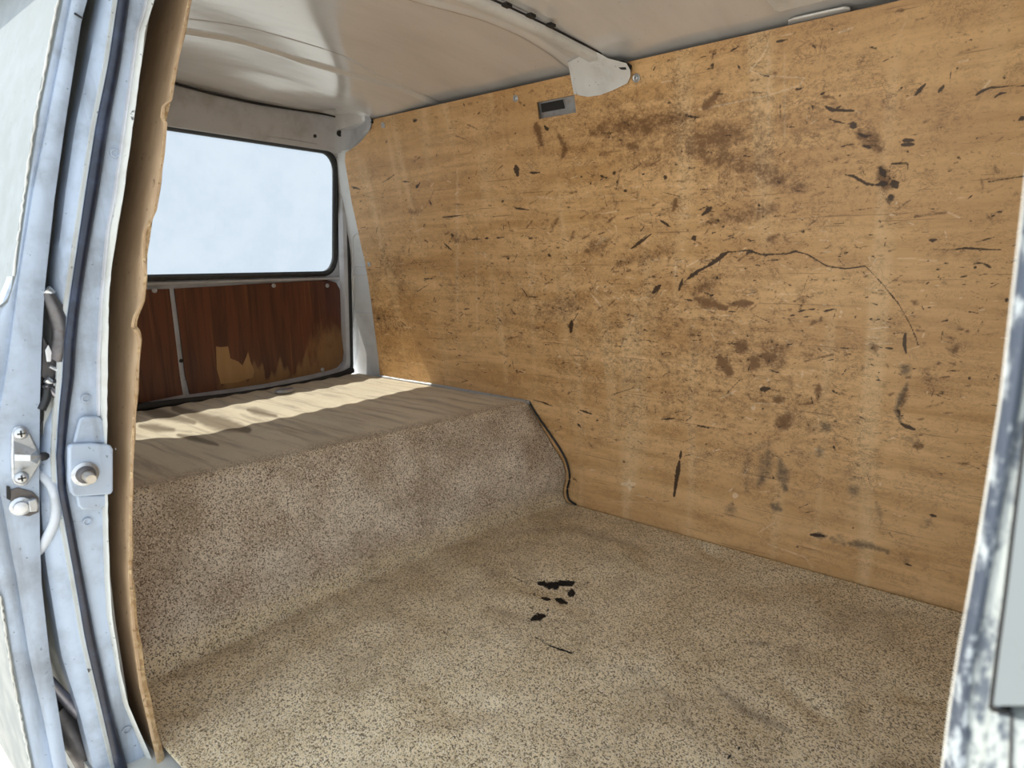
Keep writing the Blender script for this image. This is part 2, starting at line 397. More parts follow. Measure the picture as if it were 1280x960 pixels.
# pressed ribs on the corner post
def far_rib(path, r=0.004):
    P = [farpt(x, y, 0.021) for x, y in path]
    adopt(tube('pressed_rib', smooth_path(P, 24), r, m_pillar, None, 8), wf)
far_rib([(441, 386), (441, 310), (443, 294), (452, 291)], 0.004)
far_rib([(439, 450), (440, 370), (441, 349), (447, 343), (462, 343)], 0.005)
far_rib([(441, 391 - 58), (461, 333)], 0.004)
far_rib([(445, 391), (468, 393)], 0.004)
far_rib([(455, 430), (473, 432)], 0.004)

# near side of the body behind the opening
wn = empty('wall_near', (-1.6, 0.35, 0)); tag(wn, 'pale door jamb and near side of the van behind the opening', kind='structure')
T_board = [(240, 0), (222, 90), (207, 180), (190, 270), (182, 330), (178, 400), (172, 470), (166, 560), (165, 640), (165, 720), (171, 790), (182, 860), (203, 950)]
T_flR = [(196, -10), (190, 10), (182, 35), (170, 130), (158, 215), (155, 240), (146, 290), (139, 340), (136, 370), (135, 450), (134, 500), (134, 560), (135, 650), (137, 720), (140, 770), (150, 835), (160, 880), (177, 920), (195, 960)]
T_flL = [(189, -10), (184, 15), (176, 38), (163, 130), (151, 215), (148, 240), (138, 290), (134, 340), (131, 370), (127, 450), (127, 500), (130, 560), (131, 650), (133, 720), (136, 770), (147, 835), (156, 880), (172, 920), (189, 960)]
T_sealR = [(160, 0), (149, 80), (134, 158), (122, 240), (108, 320), (99, 380), (94, 430), (92, 470), (85, 520), (80, 570), (82, 610), (92, 660), (103, 720), (118, 800), (138, 890), (157, 960)]
T_sealL = [(148, 0), (136, 80), (120, 158), (107, 240), (95, 320), (86, 380), (80, 430), (78, 470), (73, 520), (70, 570), (72, 610), (80, 650), (93, 720), (107, 800), (126, 880), (145, 960)]
T_pilL = [(127, 0), (120, 35), (94, 158), (82, 240), (71, 330), (68, 360), (63, 420), (58, 470), (51, 520), (50, 580), (52, 640), (57, 700), (60, 720), (77, 820), (99, 890), (117, 960)]
T_pilS = T_pilL
T_pilL = [p for p in T_pilL if p[1] < 370 or p[1] > 540]; T_pilL = [p for p in T_pilL if p[1] < 400] + [(72, 392), (78, 418), (76, 460), (70, 500), (56, 530)] + [p for p in T_pilL if p[1] > 540]
T_doorR = [(109, 0), (102, 25), (81, 158), (68, 250), (56, 360), (52, 430), (50, 500), (49, 600), (50, 680), (52, 730), (62, 820), (83, 950), (86, 965)]
T_doorC = [(90, 0), (59, 158), (42, 240), (26, 340), (11, 452), (2, 503), (-4, 560), (0, 610), (7, 646), (17, 700), (21, 720), (37, 820), (54, 895), (67, 960)]
T_doorL = [(74, 0), (55, 90), (45, 140), (30, 240), (22, 300), (16, 345), (0, 385), (-20, 440), (-28, 520), (-28, 600), (-16, 680), (0, 745), (10, 815), (22, 880), (38, 960)]
ROWS = list(np.linspace(-130, 1010, 115))
def strip(name, TL, TR, XL, XR, mat, parent, depth=0.02, cols=5, bulge=0.0, rows=ROWS, extra=None, wob=0.0):
    G = []
    for y in rows:
        a = hx(ip(TL, y), y, XL); b = hx(ip(TR, y), y, XR); row = []
        for u in np.linspace(0, 1, cols):
            p = a + (b - a) * u; p = p + np.array([bulge * math.sin(math.pi * u), 0, 0])
            if wob: p = p + np.array([wob * math.sin(y * 0.21 + 3 * math.sin(y * 0.05)), 0, 0])
            row.append(p)
        G.append(row)
    return adopt(slab(name, G, (-depth, 0, 0), mat), parent)
strip('jamb_face', T_sealL, T_flL, -1.275, -1.262, m_paint, wn, 0.03, 6, 0.004)
T_mid1 = [(a[0] - 12, a[1]) for a in T_flL if a[1] < 560]
strip('jamb_swage', [(x - 6, y) for x, y in T_flL if y < 530], [(x - 1, y) for x, y in T_flL if y < 530], -1.260, -1.258, m_rearpaint, wn, 0.012, 4, 0.003, rows=list(np.linspace(-60, 520, 60)))
strip('pinch_flange', T_flL, T_flR, -1.250, -1.243, m_edgepaint, wn, 0.022, 3, 0.001, wob=0.0012)
strip('jamb_outer', T_pilL, T_sealL, -1.300, -1.285, m_paint, wn, 0.035, 5, 0.006)
strip('seal_channel', [(x - 6, y) for x, y in T_sealL], T_sealL, -1.280, -1.280, m_edgepaint, wn, 0.01, 3)
sp = []
for y in ROWS[::2]:
    sp.append(hx(0.5 * (ip(T_sealL, y) + ip(T_sealR, y)) + 0.5, y, -1.262))
sp = np.array(sp); wd = []
for y in ROWS[::2]:
    wd.append(0.5 * np.linalg.norm(hx(ip(T_sealR, y), y, -1.262) - hx(ip(T_sealL, y), y, -1.262)) * 1.06)
so_ = adopt(tube('door_seal', sp, np.array(wd), m_rubber, None, 14, up=(1, 0, 0)), wn); so_['label'] = 'dark rubber door seal'
# outer and inner skins running back to the tail
G = []
for xx in np.linspace(-1.301, -2.60, 16):
    row = []
    for y in ROWS[::3]:
        p = hx(ip(T_pilS, y), y, -1.301); row.append((xx, p[1] + 0.004, p[2]))
    G.append(row)
adopt(slab('outer_skin', G, (0, 0.012, 0), m_outer), wn)
G = [[(x, max(0.34, yflange(z)) + 0.004, z) for z in zs] for x in np.linspace(-2.60, -1.30, 10)]
adopt(slab('inner_skin', G, (0, 0.006, 0), m_outer), wn)
# roof rail above the opening and sill under it
G = [[(x, 0.60 + 0.03 * v, 1.455 + 0.12 * v) for v in np.linspace(0, 1, 6)] for x in np.linspace(-2.55, XF, 12)]
adopt(slab('roof_rail', G, (0, 0.05, 0.0), m_paint), wn)
G = [[(x, 0.405 + 0.215 * v, 1.535 + 0.045 * math.sin(v * 1.57)) for v in np.linspace(0, 1, 6)] for x in np.linspace(-2.55, XF, 12)]
adopt(slab('gutter_sun_block', G, (0, 0.0, 0.02), m_outer), wn)  # unseen gutter, reached out wide to keep direct sun off the floor
adopt(box('door_sill', (-1.30, 0.27, -0.16), (0.02, 0.345, -0.075), m_paint, None, 0.006), wn)
adopt(box('rocker', (-2.6, 0.25, -0.45), (XF, 0.36, -0.141), m_outer, None, 0.02), wn)

# striker plate with its bolt
def jx(px, py, X=-1.252): return hx(px, py, X)
pl = prism('striker_plate', [jx(*p, -1.25) for p in [(86, 554), (113, 553), (135, 555), (138, 560), (138, 612), (135, 616), (90, 619), (86, 614), (83, 600), (83, 558)]], (0.014, 0, 0), m_paint, None, 0.003); adopt(pl, wn)
c0 = jx(106, 592, -1.236)
for nm, prof, mt in (('washer', [(0.021, 0), (0.021, 0.004), (0.017, 0.006)], m_steel), ('bolt_collar', [(0.015, 0.005), (0.015, 0.012), (0.011, 0.018)], m_latch), ('bolt_shaft', [(0.0085, 0.01), (0.0085, 0.044), (0.0075, 0.047)], m_bolt)):
    o = lathe(nm, prof, c0, (1, -0.10, 0.02), mt); adopt(o, pl)
for (x0, y0), (x1, y1), nm in (((94, 520), (128, 553), 'upper_tab'), ((93, 618), (133, 636), 'lower_tab')):
    pts = [(x0 + 3, y0 + 4), (x0 + 8, y0), (x1 - 6, y0), (x1, y0 + 6), (x1 + 2, y1), (x0 - 4, y1)] if nm == 'upper_tab' else [(x0, y0), (x1, y0), (x1 - 2, y1 - 6), (x1 - 10, y1), (x0 + 8, y1), (x0 + 3, y1 - 4)]
    adopt(prism(nm, [jx(*p, -1.258) for p in pts], (0.009, 0, 0), m_paint, None, 0.003), wn)
for px, py in ((107, 498), (109, 652), (143, 192), (158, 912)):
    c0 = jx(px, py, -1.262); adopt(lathe('spot_dimple', [(0.0075, 0), (0.0075, 0.003), (0.0052, 0.0035), (0.0048, 0.001)], c0, (1, -0.1, 0), m_paint, None, 14), wn)

# front edge of the door opening
wfr = empty('wall_front', (0.02, 0.40, 0)); tag(wfr, 'worn white front post of the door opening beside the cab', kind='structure')
T_pL = [(1300, 60), (1280, 240), (1266, 360), (1250, 500), (1228, 640), (1209, 750), (1198, 810), (1187, 880), (1177, 960)]
T_pS = [(1330, 60), (1312, 240), (1296, 360), (1276, 500), (1252, 640), (1233, 745), (1222, 800), (1210, 880), (1207, 960)]
T_pG = [(1340, 60), (1318, 240), (1300, 380), (1280, 545), (1268, 640), (1256, 740), (1244, 830), (1238, 880), (1232, 960)]
def ystrip(name, TL, TR, Y0, Y1, mat, cols=5, bulge=0.0, rows=np.linspace(-900, 1700, 120), depth=0.02):
    G = []
    for y in rows:
        a = hy(ip(TL, y), y, Y0); b = hy(ip(TR, y), y, Y1)
        G.append([a + (b - a) * u - np.array([0, bulge * math.sin(math.pi * u), 0]) for u in np.linspace(0, 1, cols)])
    return adopt(slab(name, G, (0.0, depth, 0), mat), wfr)
ystrip('edge_lip', [(x - 1, y) for x, y in T_pL], [(x + 5, y) for x, y in T_pL], 0.402, 0.398, m_edgepaint, 3, 0.001)
ystrip('edge_seal', [(x + 2, y) for x, y in T_pL], T_pS, 0.396, 0.392, m_wornseal, 7, 0.004, depth=0.03)
ystrip('worn_jamb', T_pS, [(x + 14, y) for x, y in T_pG], 0.394, 0.392, m_wornjamb, 6, 0.001, depth=0.03)
ystrip('groove', [(x - 2, y) for x, y in T_pG], [(x + 6, y) for x, y in T_pG], 0.3915, 0.3915, m_dark, 3, 0, rows=np.linspace(-900, 886, 80), depth=0.006)
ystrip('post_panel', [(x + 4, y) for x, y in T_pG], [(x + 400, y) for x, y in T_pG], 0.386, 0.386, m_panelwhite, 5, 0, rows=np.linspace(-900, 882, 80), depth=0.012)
P = [hy(x, y, 0.390) for x, y in [(1238, 882), (1246, 886), (1264, 890), (1264, 893), (1246, 892), (1238, 889)]]
adopt(prism('groove_corner', P, (0, 0.006, 0), m_dark), wfr)
P = [hy(x, y, 0.3885) for x, y in [(1240, 892), (1700, 1002), (1700, 1500), (1200, 1500), (1229, 960)]]
adopt(prism('lower_jamb', P, (0, 0.012, 0), m_wornjamb, None), wfr)
P = [hy(x, y, 0.3875) for x, y in [(1263, 893), (1267, 893), (1261, 1100), (1257, 1100)]]
adopt(prism('jamb_seam', P, (0, 0.002, 0), m_dark), wfr)
G = [[(x, 0.425 + (yflange(z) - yflange(0.9)) * 0.6, z) for z in zs] for x in np.linspace(0.0, XF, 6)]
adopt(slab('post_body', G, (0, 0.05, 0), m_outer), wfr)
adopt(box('bulkhead', (XF, 0.35, -0.1), (XF + 0.03, 2.06, 1.60), m_outer), wfr)

# roof
def fold_x(pts, name=None):
    P = np.array([hit(x, y, fn_ceil) for x, y in pts]); i = np.argsort(P[:, 1]); return P[i, 1], P[i, 0]
fA = fold_x([(233, 44), (300, 57), (378, 80), (425, 91), (500, 112)])
fB = fold_x([(233, 30), (312, 40), (400, 62), (430, 72), (470, 95)])
fC = fold_x([(516, 0), (598, 25), (650, 48), (688, 70)])
fD = fold_x([(535, 0), (610, 25), (665, 50), (700, 70)])
top = [(120, 76), (222, 105), (312, 127), (399, 141), (425, 147), (445, 151), (456, 152), (465, 152)]
HT = []
for (x, y), q in zip(top, [0, 0, 0, 0.10, 0.28, 0.52, 0.78, 1.0]):
    p = hit(x, y, lambda p: p[0] - (xtail(p[2]) + 0.03)); f_ = farpt(x, y, -0.004); HT.append(p + (f_ - p) * q)
HT = np.array(HT)
xs = np.concatenate([np.linspace(-2.50, -1.0, 260), np.linspace(-0.98, XF, 40)]); ys = np.linspace(0.55, 1.83, 112)
Gc = np.zeros((len(xs), len(ys), 3))
sst = lambda a: np.clip(a, 0, 1) ** 2 * (3 - 2 * np.clip(a, 0, 1))
for i, x in enumerate(xs):
    z = zceil(ys).copy()
    a = np.interp(ys, *fA); b = np.interp(ys, *fB); c_ = np.interp(ys, *fC); d_ = np.interp(ys, *fD)
    z += 0.010 * sst((x - a) / 0.016 + 0.5) - 0.004 * sst((x - b) / 0.02 + 0.5)
    z += -0.006 * sst((x - c_) / 0.02 + 0.5) + 0.006 * sst((x - d_) / 0.02 + 0.5)
    z += 0.004 * np.sin(x * 5.1 + ys * 2.0) * np.sin(ys * 4.2) + 0.003 * np.sin(x * 13 + ys * 7)
    z += (np.interp(ys, HT[:, 1], HT[:, 2] + 0.004) - zceil(ys)) * sst((-2.12 - x) / 0.28)
    Gc[i, :, 0] = x; Gc[i, :, 1] = ys; Gc[i, :, 2] = z
ce = slab('ceiling', Gc, (0, 0, 0.03), m_ceil); tag(ce, 'glossy off-white painted steel van roof', kind='structure')
def ceilpt(px, py, d=0.0): return hit(px, py, lambda p: p[2] - (zceil(p[1]) - d))
# roof bow: hat section with slots, running down to the gusset
e1 = [ceilpt(*p, 0.004) for p in [(578, 0), (649, 31), (700, 56), (730, 71)]]
bx_ = np.interp(np.linspace(0.56, 1.72, 60), [p[1] for p in e1], [p[0] for p in e1]); by_ = np.linspace(0.56, 1.72, 60)
G = []
for x, y in zip(bx_, by_):
    z = zceil(y)
    G.append([(x + dx, y, z - dz) for dx, dz in ((0.0, 0.000), (0.005, 0.012), (0.012, 0.017), (0.036, 0.017), (0.044, 0.013), (0.048, 0.0))])
bow = slab('roof_bow', G, (0, 0, 0.008), m_bracket, ce, deg=50)
for px, py in ((633, 7), (663, 20), (688, 32), (602, -6)):
    p = ceilpt(px, py, 0.013); o = box('slot', (p[0] - 0.007, p[1] - 0.011, p[2] - 0.003), (p[0] + 0.010, p[1] + 0.011, p[2] + 0.004), m_dark, bow)
G = [[(x + dx, y, zceil(y) - 0.0032) for dx in (0.049, 0.054)] for x, y in zip(bx_[30:], by_[30:])]
slab('bow_gap', G, (0, 0, 0.003), m_dark, bow)
# gusset where the bow meets the wall
outline = [(711, 77), (722, 72), (733, 66), (738, 62), (748, 66), (760, 73), (772, 76), (783, 79), (788, 88), (788, 96), (784, 104), (768, 112), (750, 119), (735, 121), (722, 119), (717, 112), (715, 102), (713, 92)]
def gpt(px, py, h):
    return hit(px, py, lambda p: p[1] - (yfar(p[2]) - h))
def gh(px, py):
    top = np.clip((100 - py) / 34.0, 0, 1); hh = 0.012 + 0.055 * top
    for bx0, by0, rr in ((729, 103, 9), (763, 97, 10)): hh += 0.010 * math.exp(-((px - bx0) ** 2 + (py - by0) ** 2) / rr ** 2)
    ln_ = abs((py - 72) - (px - 737) * (103 - 72) / (786 - 737.0)); hh += -0.006 * math.exp(-(ln_ / 2.5) ** 2)
    return hh
V = []; Fc = []; no = len(outline); cx, cy = 749, 94; rings = 10
for r_ in range(rings + 1):
    f_ = r_ / rings
    for x, y in outline:
        qx, qy = cx + (x - cx) * f_, cy + (y - cy) * f_
        V.append(gpt(qx, qy, gh(qx, qy)))
for x, y in outline: V.append(gpt(x, y, 0.001 if y > 80 else 0.02))
for r_ in range(rings + 1):
    for k in range(no):
        l = (k + 1) % no; Fc.append((r_ * no + k, r_ * no + l, (r_ + 1) * no + l, (r_ + 1) * no + k))
gus = autosmooth(mesh_obj('bow_gusset', V, Fc, m_bracket, ce), 60)
P = [gpt(x, y, 0.004) for x, y in [(776, 79), (786, 79), (790, 82), (789, 90), (783, 90), (778, 86)]]
prism('gusset_hole', P, (0, -0.034, 0), m_dark, ce)
pa = [gpt(x, y, gh(x, y) + 0.001) for x, y in [(711, 77), (714, 92), (716, 103), (719, 118)]]
tube('gusset_lip', smooth_path(pa, 20), 0.004, m_bracket, gus, 8)
# pressings near the front of the roof
P = [ceilpt(x, y) for x, y in [(950, -14), (968, 9), (975, 11), (1030, -3), (1080, -20)]]
prism('roof_pressing', P, (0, 0, -0.008), m_bracket, ce, 0.003)
P = [ceilpt(x, y) for x, y in [(984, 31), (985, 24), (992, 21), (1055, 7), (1063, 8), (1065, 13)]]
prism('roof_pressing', P, (0, 0, -0.006), m_ceil, ce, 0.003)

# rear header and tail frame
wr = empty('wall_rear', (-2.6, 1.2, 0.4)); tag(wr, 'grey painted steel frame around the tailgate', kind='structure')
top = [(120, 76), (222, 105), (312, 127), (399, 141), (425, 147), (445, 151), (456, 152), (465, 152)]
bot = [(120, 142), (209, 157), (312, 172), (400, 186), (420, 191), (433, 189), (449, 179), (462, 163)]
bl = [0, 0, 0, 0.10, 0.28, 0.52, 0.78, 1.0]
mt = smooth_path([(a[0], a[1], 0) for a in top], 70); mb_ = smooth_path([(a[0], a[1], 0) for a in bot], 70); bb = np.interp(np.linspace(0, 7, len(mt)), range(8), bl)
G = []
for a, b, q in zip(mt, mb_, bb):
    row = []
    for u in np.linspace(0, 1, 10):
        px, py = a[0] + (b[0] - a[0]) * u, a[1] + (b[1] - a[1]) * u
        p = hit(px, py, lambda p: p[0] - (xtail(p[2]) + 0.03 + 0.012 * math.sin(math.pi * u))); f_ = hit(px, py, lambda p: p[1] - (yfar(p[2]) - 0.004))
        row.append(p + (f_ - p) * q)
    G.append([row[0] + np.array([-0.02, 0, 0.035])] + row)
G = [[(G[0][k][0], 0.60, G[0][k][2]) for k in range(11)]] + G
hd = adopt(slab('rear_header', G, (-0.03, 0, 0.0), m_rearpaint), wr)
HG = np.array(G[1:], float)[:, 1:]
hu, hv = project(HG.reshape(-1, 3))
for px, py, r_ in ((396, 168.5, 0.0075), (424, 167.5, 0.013)):
    k_ = int(np.argmin((hu - px) ** 2 + (hv - py) ** 2)); c0 = HG.reshape(-1, 3)[k_]
    adopt(lathe('header_hole', [(r_, -0.010), (r_, 0.0025)], c0, (1, -0.25, -0.35), m_dark, None, 16), wr)
adopt(tube('roof_seam', HG[:, 0] + np.array([0.005, -0.002, -0.003]), 0.0045, m_black, None, 8), wr)
adopt(box('tail_sill', (-2.70, 0.42, 0.30), (-2.60, 2.0, 0.366), m_rearpaint), wr)

# ------------------------------------------------------------------ tailgate
tg = empty('tailgate', (-2.66, 1.18, 0.39)); tag(tg, 'grey van tailgate with tinted rear window above two stained boards', 'door')
def tp(px, py, d=0.0): return hit(px, py, lambda p: p[0] - (xtail(p[2]) + d))
def rrect(y0, y1, z0, z1, r, n=8, taper=0.0):
    pts = []
    for cy_, cz_, a0 in ((y1 - r, z1 - r, 0), (y0 + r, z1 - r, 90), (y0 + r, z0 + r, 180), (y1 - r, z0 + r, 270)):
        for k in range(n + 1):
            a = math.radians(a0 + 90 * k / n); y = cy_ + r * math.cos(a); z = cz_ + r * math.sin(a)
            pts.append((y, z))
    return [(1.18 + (y - 1.18) * (1 - taper * (z - 0.4)), z) for y, z in pts]
pA = tp(416, 330); pB = tp(418, 205); pTop = tp(360, 186); pBot = tp(330, 341)
wy1 = 0.5 * (pA[1] / 1.0 + pB[1]); wz0, wz1 = pBot[2], pTop[2] + 0.004
tpv = (pA[1] - pB[1]) / ((pB[2] - pA[2])) / (pA[1] - 1.18) if pB[2] > pA[2] else 0
TAP = float(np.clip(tpv, -0.1, 0.4)); WY = 1.18 + (pA[1] - 1.18) / (1 - TAP * (pA[2] - 0.4))
def ring3(pts, d): return [np.array([xtail(z) + d, y, z]) for y, z in pts]
def ringmesh(name, loops, mat, parent, closed_profile=True):
    n = len(loops[0]); V = [p for L in loops for p in L]; Fc = []; k = len(loops)
    for i in range(k if closed_profile else k - 1):
        j = (i + 1) % k
        for a in range(n):
            b = (a + 1) % n; Fc.append((i * n + a, i * n + b, j * n + b, j * n + a))
    return autosmooth(mesh_obj(name, V, Fc, mat, parent), 45)
win = lambda e: rrect(1.18 - (WY - 1.18) - e, WY + e, wz0 - e, wz1 + e, 0.075 + e, 8, TAP)
gm = adopt(ringmesh('window_gasket', [ring3(win(-0.002), 0.012), ring3(win(0.008), 0.020), ring3(win(0.022), 0.016), ring3(win(0.024), -0.005), ring3(win(-0.002), -0.005)], m_black, None), tg)
gp = win(0.006); n = len(gp)
glass = adopt(mesh_obj('glass', ring3(gp, 0.0), [tuple(range(n))], m_glass), tg); glass['label'] = 'tinted rear window glass'
bD = tp(430, 400); sY = bD[1]
# outer rim of the gate, lower boards area
lz0 = tp(300, 488)[2]; lz1 = tp(330, 353)[2]
gate = lambda e: rrect(1.18 - (sY + 0.012 - 1.18) - e, sY + 0.012 + e, lz0 - 0.028 - e, wz1 + 0.034 + e, 0.085, 8, 0.0)
def gate_pts(e):
    out = []
    for y, z in gate(e):
        fac = 1.0
        if z > 0.85: fac = 1 - TAP * (z - 0.85)
        out.append((1.18 + (y - 1.18) * fac, z))
    return out
# gate skin as a frame with two openings is built from separate pressed pieces
rim = adopt(ringmesh('gate_rim', [ring3(gate_pts(0.0), -0.01), ring3(gate_pts(0.0), 0.016), ring3(gate_pts(-0.008), 0.024), ring3(gate_pts(-0.026), 0.022), ring3(gate_pts(-0.030), 0.006), ring3(gate_pts(-0.030), -0.01)], m_rearpaint, None), tg)
# sheet behind the gasket: window surround
wo = win(0.020); V = ring3(wo, 0.008) + ring3(gate_pts(-0.02), 0.008)
nn = len(wo); upper = []
ya, yb = 1.18 - (sY - 1.18), sY
zc = 0.5 * (lz1 + wz0 - 0.02)
gp0 = gate_pts(-0.02); ymx = max(y for y, z in gp0); ymn = min(y for y, z in gp0)
sur = [(y if z > 0.6 else (ymx if y > ymx - 0.15 else (ymn if y < ymn + 0.15 else y)), max(z, lz1 + 0.006)) for y, z in gp0]
V = ring3(wo, 0.008) + ring3(sur, 0.008) + ring3(wo, -0.004) + ring3(sur, -0.004)
Fc = []
for a in range(nn):
    b = (a + 1) % nn
    Fc.append((a, b, nn + b, nn + a)); Fc.append((2 * nn + a, 3 * nn + a, 3 * nn + b, 2 * nn + b)); Fc.append((a, 2 * nn + a, 2 * nn + b, b)); Fc.append((nn + a, nn + b, 3 * nn + b, 3 * nn + a))
adopt(mesh_obj('window_surround', V, Fc, m_rearpaint), tg)
adopt(slab('window_ledge', [[(xtail(z) + d, y, z) for z, d in ((wz0 - 0.024, 0.010), (wz0 - 0.030, 0.026), (lz1 + 0.010, 0.024), (lz1 + 0.003, 0.010))] for y in np.linspace(1.18 - (WY - 1.18), WY - 0.03, 12)], (-0.006, 0, 0), m_rearpaint), tg)
# sheet metal below
lowp = [((ymx if y > ymx - 0.15 else (ymn if y < ymn + 0.15 else y)) if z > lz1 else y, min(z, lz1 + 0.035)) for y, z in gate(-0.02)]
adopt(prism('gate_skin', [np.array([-2.664, y, z]) for y, z in lowp], (-0.02, 0, 0), m_rearpaint), tg)
# two stained boards with a slanting gap
def board_mesh(name, ptsyz, seedpeel):
    # clipped fine grid so that the peel attribute has somewhere to live
    ys_ = [p[0] for p in ptsyz]; zs_ = [p[1] for p in ptsyz]
    rows = 60; cols = 120; V = []; pe_ = []
    P = np.array(ptsyz)
    def span(z):
        xs_ = []
        for i in range(len(P)):
            a, b = P[i], P[(i + 1) % len(P)]
            if (a[1] <= z < b[1]) or (b[1] <= z < a[1]): xs_.append(a[0] + (b[0] - a[0]) * (z - a[1]) / (b[1] - a[1]))
        return (min(xs_), max(xs_)) if xs_ else (P[:, 0].mean(), P[:, 0].mean())
    zz = np.linspace(min(zs_) + 1e-4, max(zs_) - 1e-4, rows)
    G = []
    for z in zz:
        a, b = span(z); G.append([(-2.652, a + (b - a) * u, z) for u in np.linspace(0, 1, cols)])
    o = adopt(slab(name, G, (-0.008, 0, 0), m_veneer), tg)
    co = np.array([v.co[:] for v in o.data.vertices]); u, v = project(co)
    val = np.zeros(len(co))
    if seedpeel:
        d1 = sst((v - (452 - 0.05 * (u - 300) + 10 * np.sin(u * 0.21) + 6 * np.sin(u * 0.57))) / 22) * sst((u - 250) / 40)
        val = 0.8 * d1 + 0.85 * sst((u - 350) / 70) * sst((v - 375) / 60)
    at_ = o.data.attributes.new('peel', 'FLOAT', 'POINT'); at_.data.foreach_set('value', val.astype(np.float32))
    return o
yz = lambda x, y: tuple(hx(x, y, -2.652)[1:])
bR = board_mesh('lining_board', [yz(*p) for p in [(218, 359), (300, 356), (408, 350), (420, 353), (425, 362), (428, 385), (429.5, 440), (428, 452), (421, 460), (405, 465), (330, 480), (238, 493), (232, 470), (226, 420)]], True)
lft = [yz(*p) for p in [(211.5, 359), (219, 420), (225, 470), (229, 495), (160, 507)]]
bL = board_mesh('lining_board', lft + [(0.50, lft[-1][1]), (0.50, lft[0][1] + 0.001)], False)
# peeled veneer tongue
for pts in ([(270, 433), (276, 434), (285, 433), (288, 448), (298, 452), (303, 457), (307, 448), (310, 440), (313, 452), (318, 464), (316, 472), (296, 478), (276, 480), (271, 462)],):
    o = prism('bare_patch', [hx(x, y, -2.6515) for x, y in pts], (0.0008, 0, 0), m_bare); adopt(o, bR)
def screw(name, loc, axis, parent, r=0.011):
    s_ = lathe(name, [(r, 0), (r, 0.002), (r * 0.8, 0.0038), (r * 0.55, 0.0030), (r * 0.50, 0.0045), (r * 0.3, 0.006)], loc, axis, m_steel, None, 16)
    adopt(s_, parent)
    x_ = lathe('cross_slot', [(r * 0.16, 0.0055), (r * 0.16, 0.0064)], loc, axis, m_dark, None, 8)
    if parent.parent is None: adopt(x_, s_)
    else: bpy.data.objects.remove(x_)
    return s_
for px, py, bo in ((193, 363, bL), (342, 357, bR), (409, 357, bR), (403, 462, bR)):
    screw('screw', hx(px, py, -2.652), (1, 0, 0), bo, 0.010)
c0 = hx(226, 452, -2.66); adopt(lathe('bolt_hole', [(0.008, -0.004), (0.008, 0.001)], hx(226.5, 451, -2.663), (1, 0, 0), m_dark, None, 14), tg)
# body-side rubber around the gate; black tube stands in for the shaded gap below
sealpts = ring3(gate_pts(0.012), 0.004)
adopt(tube('sill_gap_shade', smooth_path([hx(x, y, -2.625) for x, y in [(100, 521), (171, 510), (300, 494), (380, 480), (425, 469), (441, 462)]], 40), 0.013, m_black, None, 10, flat=1.3), wr)
ws = adopt(tube('tailgate_seal', sealpts, 0.013, m_black, None, 10, closed=True, up=(1, 0, 0)), wr)

# ================================================================== things
# carpet ------------------------------------------------------------
XE = 0.30
dfY = [0.40, 0.57, 0.90, 1.36, 1.87, 1.98]; dfX = [-1.715, -1.70, -1.655, -1.59, -1.525, -1.515]
crY = [0.36, 0.48, 0.76, 1.06, 1.41, 1.70, 1.97]; crX = [-1.46, -1.463, -1.465, -1.448, -1.42, -1.375, -1.318]
ZD = 0.385
NS, NY = 640, 300
yv = np.linspace(0.0, 1.0, NY)
# section down the slope, (fraction front, height), wall end and open end
wallsec = [(0.0, 1.0), (0.10, 0.93), (0.35, 0.77), (0.60, 0.61), (0.78, 0.50), (0.90, 0.42), (0.955, 0.33), (0.955, 0.23), (0.91, 0.13), (0.93, 0.05), (1.0, 0.0)]
opensec = [(0.0, 1.0), (0.07, 0.965), (0.17, 0.86), (0.27, 0.71), (0.37, 0.56), (0.48, 0.42), (0.58, 0.32), (0.70, 0.24), (0.82, 0.165), (0.93, 0.08), (1.0, 0.0)]
ws_ = smooth_path([(a, b, 0) for a, b in wallsec], 100)[:, :2]; os_ = smooth_path([(a, b, 0) for a, b in opensec], 100)[:, :2]
nsl = 150; nd = 170
def resamp(P, n):
    d = np.r_[0, np.cumsum(np.linalg.norm(np.diff(P, axis=0), axis=1))]; tt = np.linspace(0, d[-1], n)
    return np.c_[np.interp(tt, d, P[:, 0]), np.interp(tt, d, P[:, 1])]
ws_ = resamp(ws_, nsl); os_ = resamp(os_, nsl)
nf = NS - nd - nsl
CP = np.zeros((NS, NY, 3))
for j, v in enumerate(yv):
    Yv = 0.408 + v * (1.972 - 0.408)
    dx_, cx_ = np.interp(Yv, dfY, dfX), np.interp(Yv, crY, crX)
    q = sst((v - 0.55) / 0.45); S = os_ * (1 - q) + ws_ * q
    X = np.r_[np.linspace(-2.608, dx_, nd, endpoint=False), dx_ + (cx_ - dx_) * S[:, 0], np.linspace(cx_, XE, nf + 1)[1:]]
    Z = np.r_[np.full(nd, ZD), ZD * S[:, 1], np.zeros(nf)]
    CP[:, j, 0] = X; CP[:, j, 1] = Yv + np.clip((0.50 - 0.408) * sst((X + 0.10) / 0.09), 0, 1) * (1 - v); CP[:, j, 2] = Z
# relax the section so the folds are soft
for _ in range(5):
    Zs = CP[:, :, 2]; Xs = CP[:, :, 0]
    k_ = slice(nd - 25, nd + nsl + 25)
    for A in (Zs, Xs):
        B = A.copy(); B[1:-1] = 0.25 * A[:-2] + 0.5 * A[1:-1] + 0.25 * A[2:]; A[k_] = B[k_]
